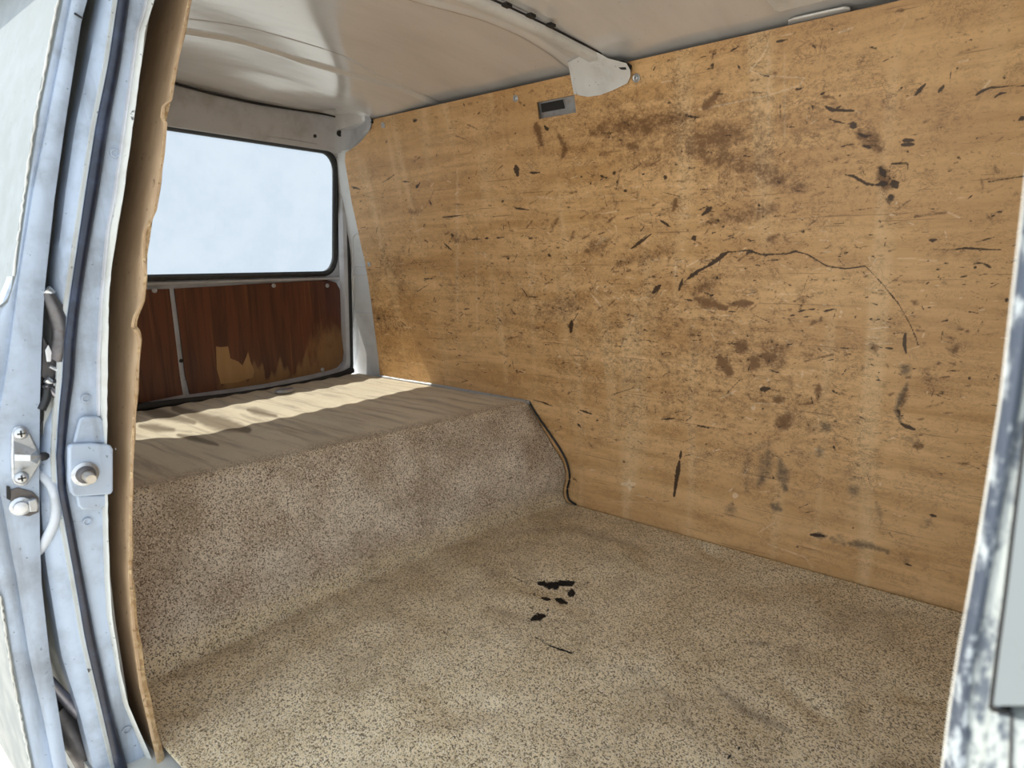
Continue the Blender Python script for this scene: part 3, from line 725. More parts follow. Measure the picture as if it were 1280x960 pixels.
# folds and lumps
def lump(X, Y, n, smin, smax, seed):
    r2 = np.random.default_rng(seed); out = np.zeros_like(X)
    for _ in range(n):
        x0, y0 = r2.uniform(-2.6, 0.3), r2.uniform(0.3, 2.0); s1, s2 = r2.uniform(smin, smax), r2.uniform(smin, smax) * r2.uniform(1, 3)
        a = r2.uniform(0, math.pi); dx, dy = X - x0, Y - y0; u, v = dx * math.cos(a) + dy * math.sin(a), -dx * math.sin(a) + dy * math.cos(a)
        out += r2.uniform(-1, 1) * np.exp(-(u / s1) ** 2 - (v / s2) ** 2)
    return out
S_ = CP[:, :, 0] + 0.0
arc = np.zeros((NS, NY)); arc[1:] = np.cumsum(np.linalg.norm(np.diff(CP, axis=0), axis=2), axis=0); arc = arc - 2.6
L = lump(arc * 1.0, CP[:, :, 1], 230, 0.02, 0.055, 3) * 0.010 + lump(arc, CP[:, :, 1], 60, 0.06, 0.14, 5) * 0.009
idx = np.arange(NS)[:, None]
deckf = sst((nd - 8 - idx) / 30.0); slopef = sst((idx - nd + 10) / 30.0) * sst((nd + nsl + 10 - idx) / 40.0); floorf = sst((idx - nd - nsl + 20) / 40.0)
edge = sst((CP[:, :, 1] - 0.405) / 0.05) * sst((1.975 - CP[:, :, 1]) / 0.06)
T1 = np.roll(CP, -1, 0) - np.roll(CP, 1, 0); T2 = np.roll(CP, -1, 1) - np.roll(CP, 1, 1)
T1[0] = T1[1]; T1[-1] = T1[-2]; T2[:, 0] = T2[:, 1]; T2[:, -1] = T2[:, -2]
Nn = np.cross(T1, T2); Nn /= np.linalg.norm(Nn, axis=2, keepdims=True) + 1e-12
Nn *= np.sign(Nn[:, :, 2:3] + Nn[:, :, 0:1] * 0.5 + 1e-9)
ribs = 0.0020 * np.sin(CP[:, :, 1] * 2 * math.pi / 0.098 + 0.8 * np.sin(CP[:, :, 0] * 3)) * deckf
# lengthwise rolls on the sloping part
roll = 0.006 * np.sin((idx - nd) / nsl * 2 * math.pi * 1.3 + 1.5 * np.sin(CP[:, :, 1] * 3.1)) * slopef
disp = (L * (0.45 * deckf + 0.8 * slopef + 1.0 * floorf) + ribs + roll) * edge
CP = CP + Nn * disp[:, :, None]
CP[:, :, 2] = np.maximum(CP[:, :, 2], -0.016)
A = CP.reshape(-1, 3); k = NS * NY
ii, jj = np.meshgrid(np.arange(NS - 1), np.arange(NY - 1), indexing='ij'); q0 = (ii * NY + jj).ravel()
Fq = np.c_[q0, q0 + NY, q0 + NY + 1, q0 + 1]
# turned-down thickness along the rim
rim_ids = np.r_[np.arange(NY), np.arange(1, NS) * NY + NY - 1, (NS - 1) * NY + np.arange(NY - 2, -1, -1), np.arange(NS - 2, 0, -1) * NY]
low = A[rim_ids] - Nn.reshape(-1, 3)[rim_ids] * 0.006
V = np.vstack([A, low]); rn = len(rim_ids); nx_ = np.r_[np.arange(1, rn), 0]
Fr = np.c_[rim_ids, rim_ids[nx_], k + nx_, k + np.arange(rn)]
def fast_mesh(name, V, Fq, mat, smooth=True):
    me = bpy.data.meshes.new(name); me.vertices.add(len(V)); me.vertices.foreach_set('co', V.astype(np.float32).ravel())
    me.loops.add(Fq.size); me.loops.foreach_set('vertex_index', Fq.astype(np.int32).ravel())
    me.polygons.add(len(Fq)); me.polygons.foreach_set('loop_start', np.arange(0, Fq.size, 4, dtype=np.int32))
    me.update(calc_edges=True); me.validate()
    me.polygons.foreach_set('use_smooth', np.full(len(me.polygons), smooth))
    me.materials.append(mat); o = bpy.data.objects.new(name, me); COL.objects.link(o); return o
carpet = fast_mesh('carpet', V, np.vstack([Fq, Fr]), m_carpet)
tag(carpet, 'worn brown speckled carpet draped from rear deck down onto van floor', 'carpet')
def strokes(u, v, lst):
    """lst: (points, width, strength); returns soft field in pixel space of the photograph"""
    out = np.zeros(len(u))
    for pts, wd_, st in lst:
        pts = np.asarray(pts, float).reshape(-1, 2); wd_ = float(wd_)
        m = np.where((u > pts[:, 0].min() - wd_ * 2) & (u < pts[:, 0].max() + wd_ * 2) & (v > pts[:, 1].min() - wd_ * 2) & (v < pts[:, 1].max() + wd_ * 2))[0]
        if not len(m): continue
        uu, vv = u[m], v[m]; d = np.full(len(m), 1e9)
        if len(pts) == 1: d = np.hypot(uu - pts[0, 0], vv - pts[0, 1])
        ns_ = max(1, len(pts) - 1); peak = 0.25 + 0.5 * ((pts[0, 0] * 7.3) % 1.0)
        for k_, (a, b) in enumerate(zip(pts[:-1], pts[1:])):
            ab = b - a; tt = np.clip(((uu - a[0]) * ab[0] + (vv - a[1]) * ab[1]) / (ab @ ab + 1e-9), 0, 1)
            gt = (k_ + tt) / ns_; tw = 0.45 + 0.55 * np.where(gt < peak, gt / peak, (1 - gt) / (1 - peak)) if ns_ < 6 else 1.0
            d = np.minimum(d, np.hypot(uu - a[0] - tt * ab[0], vv - a[1] - tt * ab[1]) / tw)
        out[m] = np.maximum(out[m], st * np.clip(1.12 - d / (wd_ * 1.7), 0, 1))
    return out
def zm(ox, oy, s, lst): return [([(ox + a / s, oy + b / s) for a, b in pts], wd_ / s, st) for pts, wd_, st in lst]
u, v = project(V)
tar = strokes(u, v, zm(600, 640, 3, [([(222, 268), (268, 275), (300, 268), (350, 265)], 13, 1), ([(285, 285)], 9, 1), ([(322, 262), (345, 275)], 11, 1), ([(340, 303)], 13, 1), ([(205, 310)], 6, .8), ([(232, 322), (262, 328)], 8, .95), ([(285, 326), (325, 342)], 10, 1), ([(195, 402), (215, 395), (242, 388)], 13, 1), ([(250, 372), (258, 365)], 7, .8), ([(405, 265)], 5, .9),
    ([(108, 238), (190, 272)], 4, .6), ([(205, 470), (280, 508), (352, 532)], 4, .75), ([(895, 955), (1000, 858)], 4, .65)]))
soil_shade = strokes(u, v, zm(600, 640, 3, [([(890, 660), (1000, 750), (1160, 820)], 26, .6), ([(480, 580), (620, 600), (720, 700)], 24, .4), ([(700, 680), (800, 800)], 28, .45), ([(20, 350), (180, 410), (330, 420)], 24, .4), ([(120, 80), (330, 60), (560, 120), (640, 160)], 30, .5), ([(0, 200), (100, 250)], 40, .45), ([(1000, 490), (1090, 495)], 16, .55), ([(440, 890), (500, 880)], 14, .5), ([(380, 400)], 120, .25)])  # soft dark strokes: dirty spots, plus wrinkle shade painted into the carpet colour
    + zm(160, 320, 4, [([(80, 770), (330, 830)], 24, 1.2), ([(230, 760), (420, 830), (600, 870)], 30, 1.3), ([(350, 800), (480, 850)], 24, 1.2), ([(60, 850), (230, 870)], 20, 1.0), ([(250, 895), (370, 920), (450, 945)], 15, 1.1), ([(600, 770), (740, 800)], 18, .9), ([(130, 860), (320, 880)], 12, .5), ([(560, 790), (660, 830)], 12, .5), ([(880, 700), (1100, 640)], 8, .3)])
    + [([(172, 862), (330, 790), (460, 735), (640, 660), (720, 640)], 26, .42), ([(420, 770), (560, 710), (700, 665)], 34, .35), ([(720, 690), (820, 700), (950, 745), (1180, 790)], 50, .28), ([(200, 640), (400, 590), (620, 540)], 25, .15)])  # darker along the slope crease, the wall foot and the upper slope
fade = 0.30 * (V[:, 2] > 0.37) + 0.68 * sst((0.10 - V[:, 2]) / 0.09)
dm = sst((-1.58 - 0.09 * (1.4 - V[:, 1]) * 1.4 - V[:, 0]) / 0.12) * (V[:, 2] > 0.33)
att = carpet.data.attributes.new('carpet_tone', 'FLOAT_COLOR', 'POINT'); att.data.foreach_set('color', np.c_[tar, soil_shade, fade, dm].astype(np.float32).ravel())

# small grey lump left on the deck
c0 = hz(356, 489.5, 0.390)
kn = lathe('carpet_stud', [(0.030, 0.0), (0.031, 0.006), (0.026, 0.013), (0.014, 0.016), (0.010, 0.0145)], (0, 0, 0), (0, 0, 1), m_steel)
kn.location = c0 + np.array([0, 0, -0.001]); kn.scale = (1.0, 1.5, 1.0); tag(kn, 'small grey oval stud lying on the sunlit deck before the tailgate', 'stud')

# metal edging between deck and plywood
pts = [(474, 470), (500, 474.5), (540, 480.5), (600, 491), (662, 502)]
P0 = [hy(x, y - 1.5, YF - 0.006) for x, y in pts]; P1 = [hy(x, y + 2.5, YF - 0.016) for x, y in pts]
tr_ = slab('trim_1', [[a, 0.5 * (a + b) + np.array([0, -.003, 0.001]), b] for a, b in zip(P0, P1)], (0, 0.004, -0.004), m_steel); tag(tr_, 'thin grey metal edging along the deck by the plywood', kind='structure')
pe_ = [hy(x, y, YF - 0.009) for x, y in [(661, 502), (672, 520), (690, 546), (703, 566), (710, 583), (712, 598), (709, 612), (711, 624), (720, 631)]]
tr2 = tube('trim_2', smooth_path(pe_, 50), 0.0042, m_black, None, 8); tag(tr2, 'dark bound edge of the carpet against the plywood', kind='structure')

# plywood lining of the far wall -----------------------------------------
ply = empty('plywood_panel', (-1.0, YF, 0.0)); tag(ply, 'large scratched and stained plywood sheet lining the far wall', 'panel')
eL = np.array([farpt(x, y) for x, y in [(467, 151), (463, 162), (455, 172), (448, 180), (438, 187), (432, 191), (431, 201), (440, 255), (452, 310), (460, 350), (468, 410), (475, 470)]])
o_ = np.argsort(eL[:, 2]); eLz, eLx = eL[o_, 2], eL[o_, 0]
ztop = np.mean([farpt(x, y)[2] for x, y in [(520, 134), (640, 107), (860, 61), (960, 41), (1140, 2)]])
hb0, hb1 = farpt(673.5, 148), farpt(717.5, 121)
holes = [(hb0[0], hb1[0] + 0.002, farpt(690, 146)[2], farpt(690, 124)[2])]
nb0, nb1 = farpt(716, 90), farpt(785, 90)
holes.append((nb0[0], nb1[0] - 0.005, farpt(740, 106)[2], 9.9))
STEP = 0.0032; XS = -2.05
xr = np.r_[np.arange(XS, 0.06, STEP), np.linspace(0.08, XF - 0.005, 20)]
zr = np.arange(-0.02, ztop, STEP); zr[-1] = ztop
for h_ in holes:
    for val in h_[:2]: xr[np.argmin(abs(xr - val))] = val
    for val in h_[2:]:
        if val < ztop: zr[np.argmin(abs(zr - val))] = val
nl = 200; uu = np.linspace(0, 1, nl, endpoint=False)
nz = len(zr); nxx = nl + len(xr)
PX = np.zeros((nz, nxx))
for i, z in enumerate(zr):
    xl = np.interp(z, eLz, eLx); PX[i, :nl] = xl + (XS - xl) * uu; PX[i, nl:] = xr
PZ = np.repeat(zr[:, None], nxx, 1); PY = yfar(PZ)
V = np.stack([PX, PY, PZ], -1).reshape(-1, 3)
ii, jj = np.meshgrid(np.arange(nz - 1), np.arange(nxx - 1), indexing='ij')
cxm = 0.25 * (PX[:-1, :-1] + PX[1:, :-1] + PX[:-1, 1:] + PX[1:, 1:]); czm = 0.5 * (PZ[:-1, :-1] + PZ[1:, 1:])
keep = np.ones_like(cxm, bool)
for a, b, c_, d_ in holes: keep &= ~((cxm > a) & (cxm < b) & (czm > c_) & (czm < d_))
q0 = (ii * nxx + jj)[keep].ravel(); Fq = np.c_[q0, q0 + 1, q0 + nxx + 1, q0 + nxx]
# rim of the sheet: find border edges
E_ = np.vstack([Fq[:, [0, 1]], Fq[:, [1, 2]], Fq[:, [2, 3]], Fq[:, [3, 0]]]); es = np.sort(E_, 1); key = es[:, 0].astype(np.int64) * (len(V) + 1) + es[:, 1]
uq, inv, cnt = np.unique(key, return_inverse=True, return_counts=True); bd = E_[cnt[inv] == 1]
bv = np.unique(bd); mp_ = -np.ones(len(V), int); mp_[bv] = np.arange(len(bv))
VB = np.vstack([V[bv], V[bv] + np.array([0, 0.007, 0])]); nb = len(bv)
Fb = np.c_[mp_[bd[:, 1]], mp_[bd[:, 0]], nb + mp_[bd[:, 0]], nb + mp_[bd[:, 1]]]
sheet = fast_mesh('sheet', V, Fq, m_ply); adopt(sheet, ply)
adopt(fast_mesh('sheet_edge', VB, Fb, m_plyedge, False), ply)

D1 = zm(440, 100, 3, [([(614, 322), (621, 358)], 11, 1), ([(824, 905), (820, 945)], 10, .9), ([(850, 870), (828, 905)], 5, .6), ([(1130, 797), (1155, 770)], 10, 1), ([(1048, 632), (1090, 602), (1122, 578)], 6, .8), ([(1240, 745), (1225, 790)], 7, .8), ([(1155, 525), (1192, 550)], 6, .8), ([(565, 455)], 8, .7), ([(612, 480), (665, 488)], 5, .7), ([(665, 348), (706, 347)], 5, .8), ([(545, 890), (560, 905)], 8, .6), ([(240, 405), (255, 385)], 6, .8), ([(235, 152)], 8, .8), ([(340, 515), (375, 512), (410, 508)], 4, .8), ([(445, 598), (480, 596)], 4, .7), ([(500, 594), (512, 593)], 6, .8), ([(540, 592), (570, 590)], 4, .7), ([(375, 580)], 9, .6), ([(345, 612), (378, 642)], 4, .7), ([(722, 172), (735, 188)], 7, 1), ([(645, 95)], 7, .6), ([(860, 362)], 6, .8), ([(983, 350)], 7, .9), ([(1025, 415)], 6, .9), ([(1175, 365)], 8, .9), ([(930, 358), (955, 370)], 5, .8), ([(895, 388)], 5, .7), ([(190, 380), (215, 382)], 5, .7), ([(105, 390), (130, 375), (160, 355)], 5, .6), ([(290, 450), (297, 468)], 5, .7), ([(420, 860), (440, 858)], 6, .6), ([(1190, 85)], 9, .8), ([(1255, 130)], 8, .7), ([(475, 820)], 6, .7), ([(270, 745), (310, 745)], 5, .6), ([(735, 655), (745, 660)], 7, .7), ([(585, 670)], 7, .7), ([(470, 130), (480, 120)], 5, .6), ([(345, 182), (420, 180), (540, 182)], 3, .5), ([(640, 700), (700, 770)], 3, .4), ([(0, 400), (30, 410)], 7, .7), ([(20, 425), (100, 450)], 3, .5), ([(100, 895)], 7, .7)])
D2 = zm(860, 0, 3, [([(515, 398), (540, 412), (622, 415)], 8, 1), ([(527, 445), (560, 458), (612, 466)], 6, .7), ([(620, 470)], 14, 1), ([(640, 502), (672, 515)], 7, .9), ([(655, 548), (685, 553)], 7, .8), ([(660, 510), (716, 508)], 4, .6), ([(660, 528), (716, 530)], 4, .6), ([(655, 545), (722, 545)], 4, .6), ([(806, 527), (846, 525)], 9, 1), ([(800, 543), (845, 541)], 9, 1), ([(820, 571), (830, 568)], 6, .7), ([(722, 632), (738, 660)], 16, .85), ([(718, 690), (745, 688)], 14, .85), ([(770, 685), (782, 700)], 18, 1), ([(762, 740)], 13, 1), ([(590, 655), (620, 660), (670, 690), (730, 696)], 8, .8), ([(755, 615), (760, 740)], 5, .5), ([(760, 613), (822, 613), (825, 635)], 6, .75), ([(55, 805), (86, 778)], 10, .95), ([(35, 790), (75, 772)], 4, .7), ([(120, 775), (150, 755)], 4, .6), ([(22, 893)], 9, .95), ([(120, 957), (145, 948)], 8, .9), ([(215, 938), (250, 946)], 7, .8), ([(92, 245)], 8, .8), ([(188, 243), (194, 260)], 6, .8), ([(330, 157), (375, 148)], 6, .9), ([(155, 195), (190, 175)], 5, .7), ([(853, 357), (890, 315)], 8, .9), ([(940, 345), (960, 320)], 9, .9), ([(800, 330)], 6, .8), ([(800, 357), (830, 360)], 5, .6), ([(985, 265), (984, 325)], 4, .7), ([(960, 300), (1010, 298)], 4, .5), ([(1080, 357), (1100, 342), (1135, 328), (1260, 320)], 6, .9), ([(1150, 365), (1172, 350), (1195, 346)], 5, .8), ([(905, 901), (930, 900)], 10, .8), ([(920, 936), (1000, 936), (1040, 930), (1080, 933), (1185, 938)], 5, .85), ([(1075, 626), (1230, 617)], 4, .55), ([(345, 385), (347, 440)], 7, .6), ([(400, 335), (425, 334)], 5, .8), ([(497, 355), (512, 346)], 6, .9), ([(465, 392), (468, 410)], 6, .7), ([(570, 360)], 8, .7), ([(1245, 448), (1262, 440)], 10, .9), ([(1185, 290)], 9, .75), ([(1010, 255)], 6, .8), ([(1010, 105)], 6, .7), ([(540, 108)], 7, .7), ([(1080, 100), (1060, 160)], 4, .5), ([(1015, 590)], 8, .7), ([(432, 868)], 9, .7), ([(112, 825)], 7, .7), ([(265, 770)], 7, .7), ([(480, 537), (550, 575)], 5, .5), ([(262, 605), (258, 640)], 5, .5), ([(1070, 730), (1050, 745)], 6, .6), ([(1080, 522), (1088, 515)], 7, .7), ([(70, 565), (105, 580)], 6, .6), ([(0, 435), (40, 440)], 6, .8), ([(110, 352), (145, 352)], 7, .6), ([(855, 800), (865, 860)], 4, .4), ([(1000, 800)], 5, .6), ([(1200, 825)], 6, .5)])
D3 = zm(860, 300, 3, [([(0, 145), (35, 118), (75, 98)], 8, .9), ([(75, 98), (115, 70), (150, 45)], 9, 1), ([(85, 50), (110, 68)], 4, .6), ([(150, 45), (220, 40), (280, 55), (370, 52), (405, 43), (450, 55), (520, 98), (590, 108), (665, 98), (725, 160), (790, 240), (840, 330), (862, 392)], 3.2, .80), ([(205, 38), (245, 42)], 6, .8), ([(395, 44), (410, 42)], 7, .8), ([(728, 158), (700, 185)], 6, .5), ([(815, 350), (811, 390), (818, 425)], 8, .95), ([(795, 655), (785, 635)], 8, .8), ([(800, 690), (820, 700), (850, 710)], 9, 1), ([(275, 560), (305, 557)], 11, 1), ([(740, 405), (770, 408)], 5, .9), ([(380, 285), (400, 282)], 4, .8), ([(410, 270), (440, 262)], 4, .8), ([(445, 262), (480, 258)], 4, .8), ([(430, 290), (470, 284)], 4, .7), ([(510, 268), (550, 258)], 5, .8), ([(670, 298), (690, 296)], 4, .7), ([(705, 298), (720, 297)], 4, .7), ([(750, 298), (770, 296)], 4, .7), ([(35, 695), (150, 712)], 3, .6), ([(705, 505), (720, 528)], 6, .6), ([(540, 565), (570, 580)], 7, .6), ([(970, 492), (1020, 490)], 5, .7), ([(1055, 518)], 7, .8), ([(1150, 520)], 7, .7), ([(1195, 225)], 9, .9), ([(1105, 306)], 7, .7), ([(1090, 340)], 6, .6), ([(930, 112), (945, 110)], 5, .7), ([(960, 88), (980, 86)], 5, .7), ([(1075, 103)], 6, .7), ([(1105, 88), (1135, 102)], 6, .8), ([(545, 770), (552, 790)], 5, .8), ([(860, 40), (930, 36)], 3, .5), ([(280, 632)], 6, .6), ([(650, 645)], 5, .6), ([(910, 560), (915, 585)], 7, .6)])
D4 = zm(640, 480, 3, [([(634, 252), (630, 280)], 6, .9), ([(628, 290), (620, 340), (608, 420)], 9, 1), ([(255, 98), (300, 113)], 5, .8), ([(320, 136)], 6, .7), ([(245, 148), (260, 164)], 5, .8), ([(180, 158), (188, 166)], 4, .6), ([(80, 60), (120, 70), (155, 85)], 4, .7), ([(695, 155), (742, 166)], 5, .8), ([(560, 132), (612, 129)], 5, .7), ([(535, 80), (540, 125)], 6, .5), ([(945, 18)], 10, .9), ([(1120, 565), (1170, 570)], 9, .85), ([(1070, 610)], 6, .7), ([(980, 352)], 5, .8), ([(1205, 235), (1210, 245)], 5, .8)]) + zm(1060, 560, 2.4, [([(245, 200), (266, 206)], 5, .9), ([(170, 348), (190, 352)], 4, .8), ([(15, 240)], 4, .8), ([(125, 255)], 5, .6)])
BR = zm(440, 100, 3, [([(1040, 245), (1065, 250)], 16, .55), ([(1105, 180)], 16, .5), ([(790, 290), (800, 255), (775, 205)], 12, .55), ([(690, 165), (700, 200), (712, 245)], 14, .7), ([(1215, 450), (1205, 490)], 12, .7), ([(770, 520), (745, 570)], 10, .5), ([(880, 640), (960, 600)], 24, .5), ([(380, 580), (390, 600)], 22, .5), ([(230, 495)], 18, .5), ([(820, 600), (830, 570)], 10, .5), ([(120, 640), (170, 720), (220, 850)], 40, .22), ([(90, 880), (200, 940)], 50, .25), ([(1180, 640), (1000, 690)], 24, .4), ([(700, 880), (850, 830)], 36, .35), ([(900, 190), (1240, 140)], 30, .3)]) + \
    zm(860, 0, 3, [([(725, 640), (740, 700)], 34, .75), ([(690, 520)], 30, .55), ([(60, 405), (112, 345)], 14, .65), ([(330, 780), (60, 840)], 30, .4), ([(20, 540), (180, 500)], 50, .35), ([(20, 560), (430, 700)], 40, .3), ([(300, 900), (340, 880)], 16, .5), ([(640, 500), (720, 560)], 26, .5)]) + \
    zm(860, 300, 3, [([(30, 220), (140, 255)], 18, .7), ([(170, 240), (240, 237)], 12, .8), ([(200, 400)], 18, .8), ([(120, 445), (160, 500)], 20, .8), ([(248, 462)], 18, .9), ([(280, 437), (330, 437)], 16, .8), ([(340, 460), (300, 400)], 60, .35), ([(695, 405)], 16, .7), ([(430, 225)], 16, .6), ([(850, 235)], 12, .7), ([(330, 595), (350, 600)], 22, .6), ([(360, 680)], 24, .7), ([(460, 435)], 22, .4), ([(490, 540), (485, 600)], 10, .5), ([(900, 500), (920, 560)], 24, .45), ([(1000, 410)], 24, .5), ([(845, 775), (880, 770)], 14, .7), ([(820, 560), (790, 640)], 16, .6), ([(100, 150), (20, 200)], 26, .4)])
GR = zm(860, 300, 3, [([(815, 487)], 22, .85), ([(822, 540), (796, 590), (780, 640), (800, 690)], 14, .8), ([(800, 735), (870, 765)], 20, .5), ([(515, 700)], 22, .85), ([(490, 795)], 22, .7), ([(300, 795), (285, 880), (270, 910)], 34, .75), ([(345, 830), (365, 930)], 28, .8), ([(230, 900)], 40, .35), ([(625, 940)], 20, .9), ([(560, 870), (640, 900)], 40, .35), ([(50, 805)], 24, .4), ([(240, 790), (310, 760)], 20, .5)]) + \
    zm(640, 480, 3, [([(880, 250), (880, 400)], 24, .45), ([(1080, 410)], 30, .4), ([(975, 455), (1005, 470)], 20, .95), ([(820, 470)], 22, .7), ([(1130, 566), (1175, 572)], 14, .9), ([(1200, 580), (1250, 600)], 24, .6), ([(1175, 160)], 22, .8), ([(1150, 245), (1152, 270)], 20, .7), ([(715, 265)], 18, .4), ([(640, 300)], 12, .5)]) + \
    zm(1060, 560, 2.4, [([(0, 285), (60, 290), (120, 312)], 14, .75), ([(175, 335)], 18, .55), ([(15, 125)], 16, .8), ([(85, 165), (100, 230)], 16, .5), ([(240, 220)], 20, .45), ([(60, 60), (100, 50)], 20, .3)])
LT = zm(860, 0, 3, [([(300, 150), (302, 520)], 12, .5), ([(362, 180), (362, 530)], 10, .5), ([(300, 165), (280, 210), (232, 265), (290, 285), (435, 292), (420, 320), (300, 358), (40, 412)], 4, .75), ([(780, 30), (825, 70), (797, 118), (802, 142), (900, 147)], 5, .5)]) + \
    zm(640, 480, 3, [([(412, 375), (460, 375)], 9, 1.2), ([(440, 360), (442, 398)], 8, 1.2), ([(837, 418)], 8, 1.5), ([(905, 90)], 7, 1.2), ([(470, 20)], 6, 1.0), ([(920, 560), (985, 520)], 4, .6), ([(920, 560), (960, 600), (1100, 650), (1130, 690)], 4, .6), ([(330, 440), (650, 445)], 4, .5), ([(1250, 720), (500, 480)], 30, .3)]) + \
    zm(440, 100, 3, [([(895, 800), (936, 852)], 4, .9), ([(720, 790), (735, 765)], 3, .7), ([(395, 330), (395, 900)], 14, .45), ([(465, 600), (470, 960)], 9, .45), ([(560, 60), (570, 400)], 12, .35), ([(660, 150), (665, 700)], 12, .35), ([(380, 60), (385, 330)], 14, .35), ([(180, 300), (185, 620)], 8, .35), ([(910, 620), (960, 590)], 8, .6), ([(1215, 680), (1210, 740)], 6, .7), ([(1060, 870), (1075, 900)], 5, .6), ([(450, 450), (1100, 430)], 16, .4)]) + \
    zm(860, 300, 3, [([(575, 270)], 5, 1.3), ([(570, 288)], 4, 1.1), ([(245, 628)], 7, 1.3), ([(165, 575)], 6, 1.1), ([(300, 525)], 6, 1), ([(430, 490), (425, 520)], 5, .8), ([(350, 120), (355, 330)], 12, .35), ([(720, 915)], 5, 1), ([(1075, 850), (1060, 960)], 4, .5)])
u, v = project(V)
dark = np.zeros(len(V)); brn = np.zeros(len(V)); lgt = np.zeros(len(V)); grm = np.zeros(len(V))
keepv = (u > 380) & (u < 1340)
sel = np.where(keepv)[0]; us, vs_ = u[sel], v[sel]
dark[sel] = strokes(us, vs_, D1 + D2 + D3 + D4); brn[sel] = strokes(us, vs_, BR); grm[sel] = strokes(us, vs_, GR); lgt[sel] = strokes(us, vs_, LT)
# countless small scuffs, thickest across the middle of the sheet
Dg = dark.reshape(nz, nxx); Bg = brn.reshape(nz, nxx); Lg = lgt.reshape(nz, nxx)
xcol = np.r_[np.full(nl, np.nan), xr]; colx = PX[nz // 2]
# general rubbing: broad weak field that the grain breaks up
uu_, vv_ = u.reshape(nz, nxx), v.reshape(nz, nxx)
ga = lambda x0, y0, sx, sy: np.exp(-((uu_ - x0) / sx) ** 2 - ((vv_ - y0) / sy) ** 2)
Bg += 0.15 + 0.34 * ga(850, 430, 170, 110) + 0.12 * ga(620, 330, 140, 120) + 0.30 * ga(790, 160, 130, 70) + 0.25 * ga(1000, 130, 200, 110) + 0.20 * ga(1000, 540, 150, 90) + 0.22 * ga(470, 400, 40, 90) + 0.15 * ga(950, 230, 160, 90)
for q in range(5200):
    zc_ = float(np.clip(rng.normal(0.85, 0.30), 0.1, ztop - 0.02)); xc = float(rng.uniform(-2.5, 0.3))
    if rng.random() < 0.35: xc = float(rng.normal(-0.85, 0.35))
    ln = float(rng.exponential(0.006) + 0.0015); an = float(rng.normal(0, 0.35)) if rng.random() < 0.7 else float(rng.uniform(-1.6, 1.6))
    wd_ = float(rng.uniform(0.0016, 0.0036)); i0 = int(np.searchsorted(zr, zc_)); j0 = int(np.searchsorted(colx, xc))
    h1 = int((ln + 0.01) / STEP) + 2; h2 = h1 + 2
    a0, a1, b0, b1 = max(0, i0 - h1), min(nz, i0 + h1), max(0, j0 - int(h2 * 1.8)), min(nxx, j0 + int(h2 * 1.8))
    if a1 <= a0 or b1 <= b0: continue
    X_, Z_ = PX[a0:a1, b0:b1] - xc, PZ[a0:a1, b0:b1] - zc_
    s_ = X_ * math.cos(an) + Z_ * math.sin(an); n_ = -X_ * math.sin(an) + Z_ * math.cos(an)
    d = np.hypot(np.maximum(abs(s_) - ln, 0), n_); fld = np.clip(1.1 - d / (wd_ * 1.3), 0, 1)
    kind = rng.random()
    if kind < 0.55: Dg[a0:a1, b0:b1] = np.maximum(Dg[a0:a1, b0:b1], fld * rng.uniform(0.30, 0.72))
    elif kind < 0.82: Bg[a0:a1, b0:b1] = np.maximum(Bg[a0:a1, b0:b1], np.clip(1.1 - d / (wd_ * 2.2), 0, 1) * rng.uniform(0.4, 0.9))
    else: Lg[a0:a1, b0:b1] = np.maximum(Lg[a0:a1, b0:b1], fld * rng.uniform(0.5, 0.9))
at_ = sheet.data.attributes.new('marks', 'FLOAT_COLOR', 'POINT')
at_.data.foreach_set('color', np.c_[Dg.ravel(), grm, Lg.ravel(), Bg.ravel()].astype(np.float32).ravel())
for px, py, r_ in ((644.5, 123, 0.011), (479, 156.5, 0.011), (795.5, 97.5, 0.0125), (461.5, 330.5, 0.011)):
    c0 = farpt(px, py); screw('screw', c0, (0, -1, -0.25 if c0[2] > 0.6 else 0), ply, r_)
# belt anchor box of the body, seen through the cut-out
a, b, c_, d_ = holes[0]
def fp(x, z, d): return np.array([x, yfar(z) + d, z])
adopt(slab('anchor_box', [[fp(x, z, 0.012 + 0.004 * math.sin(3.1 * (z - c_) / (d_ - c_))) for x in np.linspace(a - 0.01, b + 0.01, 6)] for z in np.linspace(c_ - 0.01, d_ + 0.01, 8)], (0, 0.008, 0), m_steel), wf)
zmid = c_ + 0.42 * (d_ - c_)
adopt(prism('anchor_slot', [fp(a + 0.008, zmid, 0.0105), fp(a + 0.66 * (b - a), zmid, 0.0105), fp(a + 0.64 * (b - a), d_ - 0.004, 0.0105), fp(a + 0.008, d_ - 0.004, 0.0105)], (0, 0.006, 0), m_dark), wf)

# hardboard lining of the near wall, torn front edge ------------------------
hbd = empty('hardboard_panel', (-1.4, 0.40, 0.0)); tag(hbd, 'brown hardboard lining with torn front edge overhanging the door jamb', 'panel')
XB = -1.22
tear = lambda y: 0.0035 * math.sin(y * 0.11) + 0.0025 * math.sin(y * 0.37 + 1) + 0.0018 * math.sin(y * 0.9 + 2)
T_face = [(236, 0), (217, 90), (212, 125), (203, 131), (201, 148), (206, 152), (203, 190), (193, 262), (185, 280), (179, 290), (178, 320), (181, 345), (176, 378), (166, 398), (164, 408), (171, 418), (173, 425), (170, 470), (164, 560), (162, 640), (161, 720), (166, 790), (175, 860), (196, 950)]
T_fr = [(240.5, 0), (221, 90), (213.5, 125), (213, 131), (209, 148), (208, 152), (206, 190), (198, 255), (191, 275), (188, 290), (185, 315), (184, 345), (181, 378), (172, 400), (171, 408), (175, 413), (177, 425), (174, 470), (168, 560), (166, 640), (166.5, 720), (174, 790), (185, 860), (206, 950)]
rows = [y for y in np.linspace(-60, 985, 300)]
Go = []; Ge = []
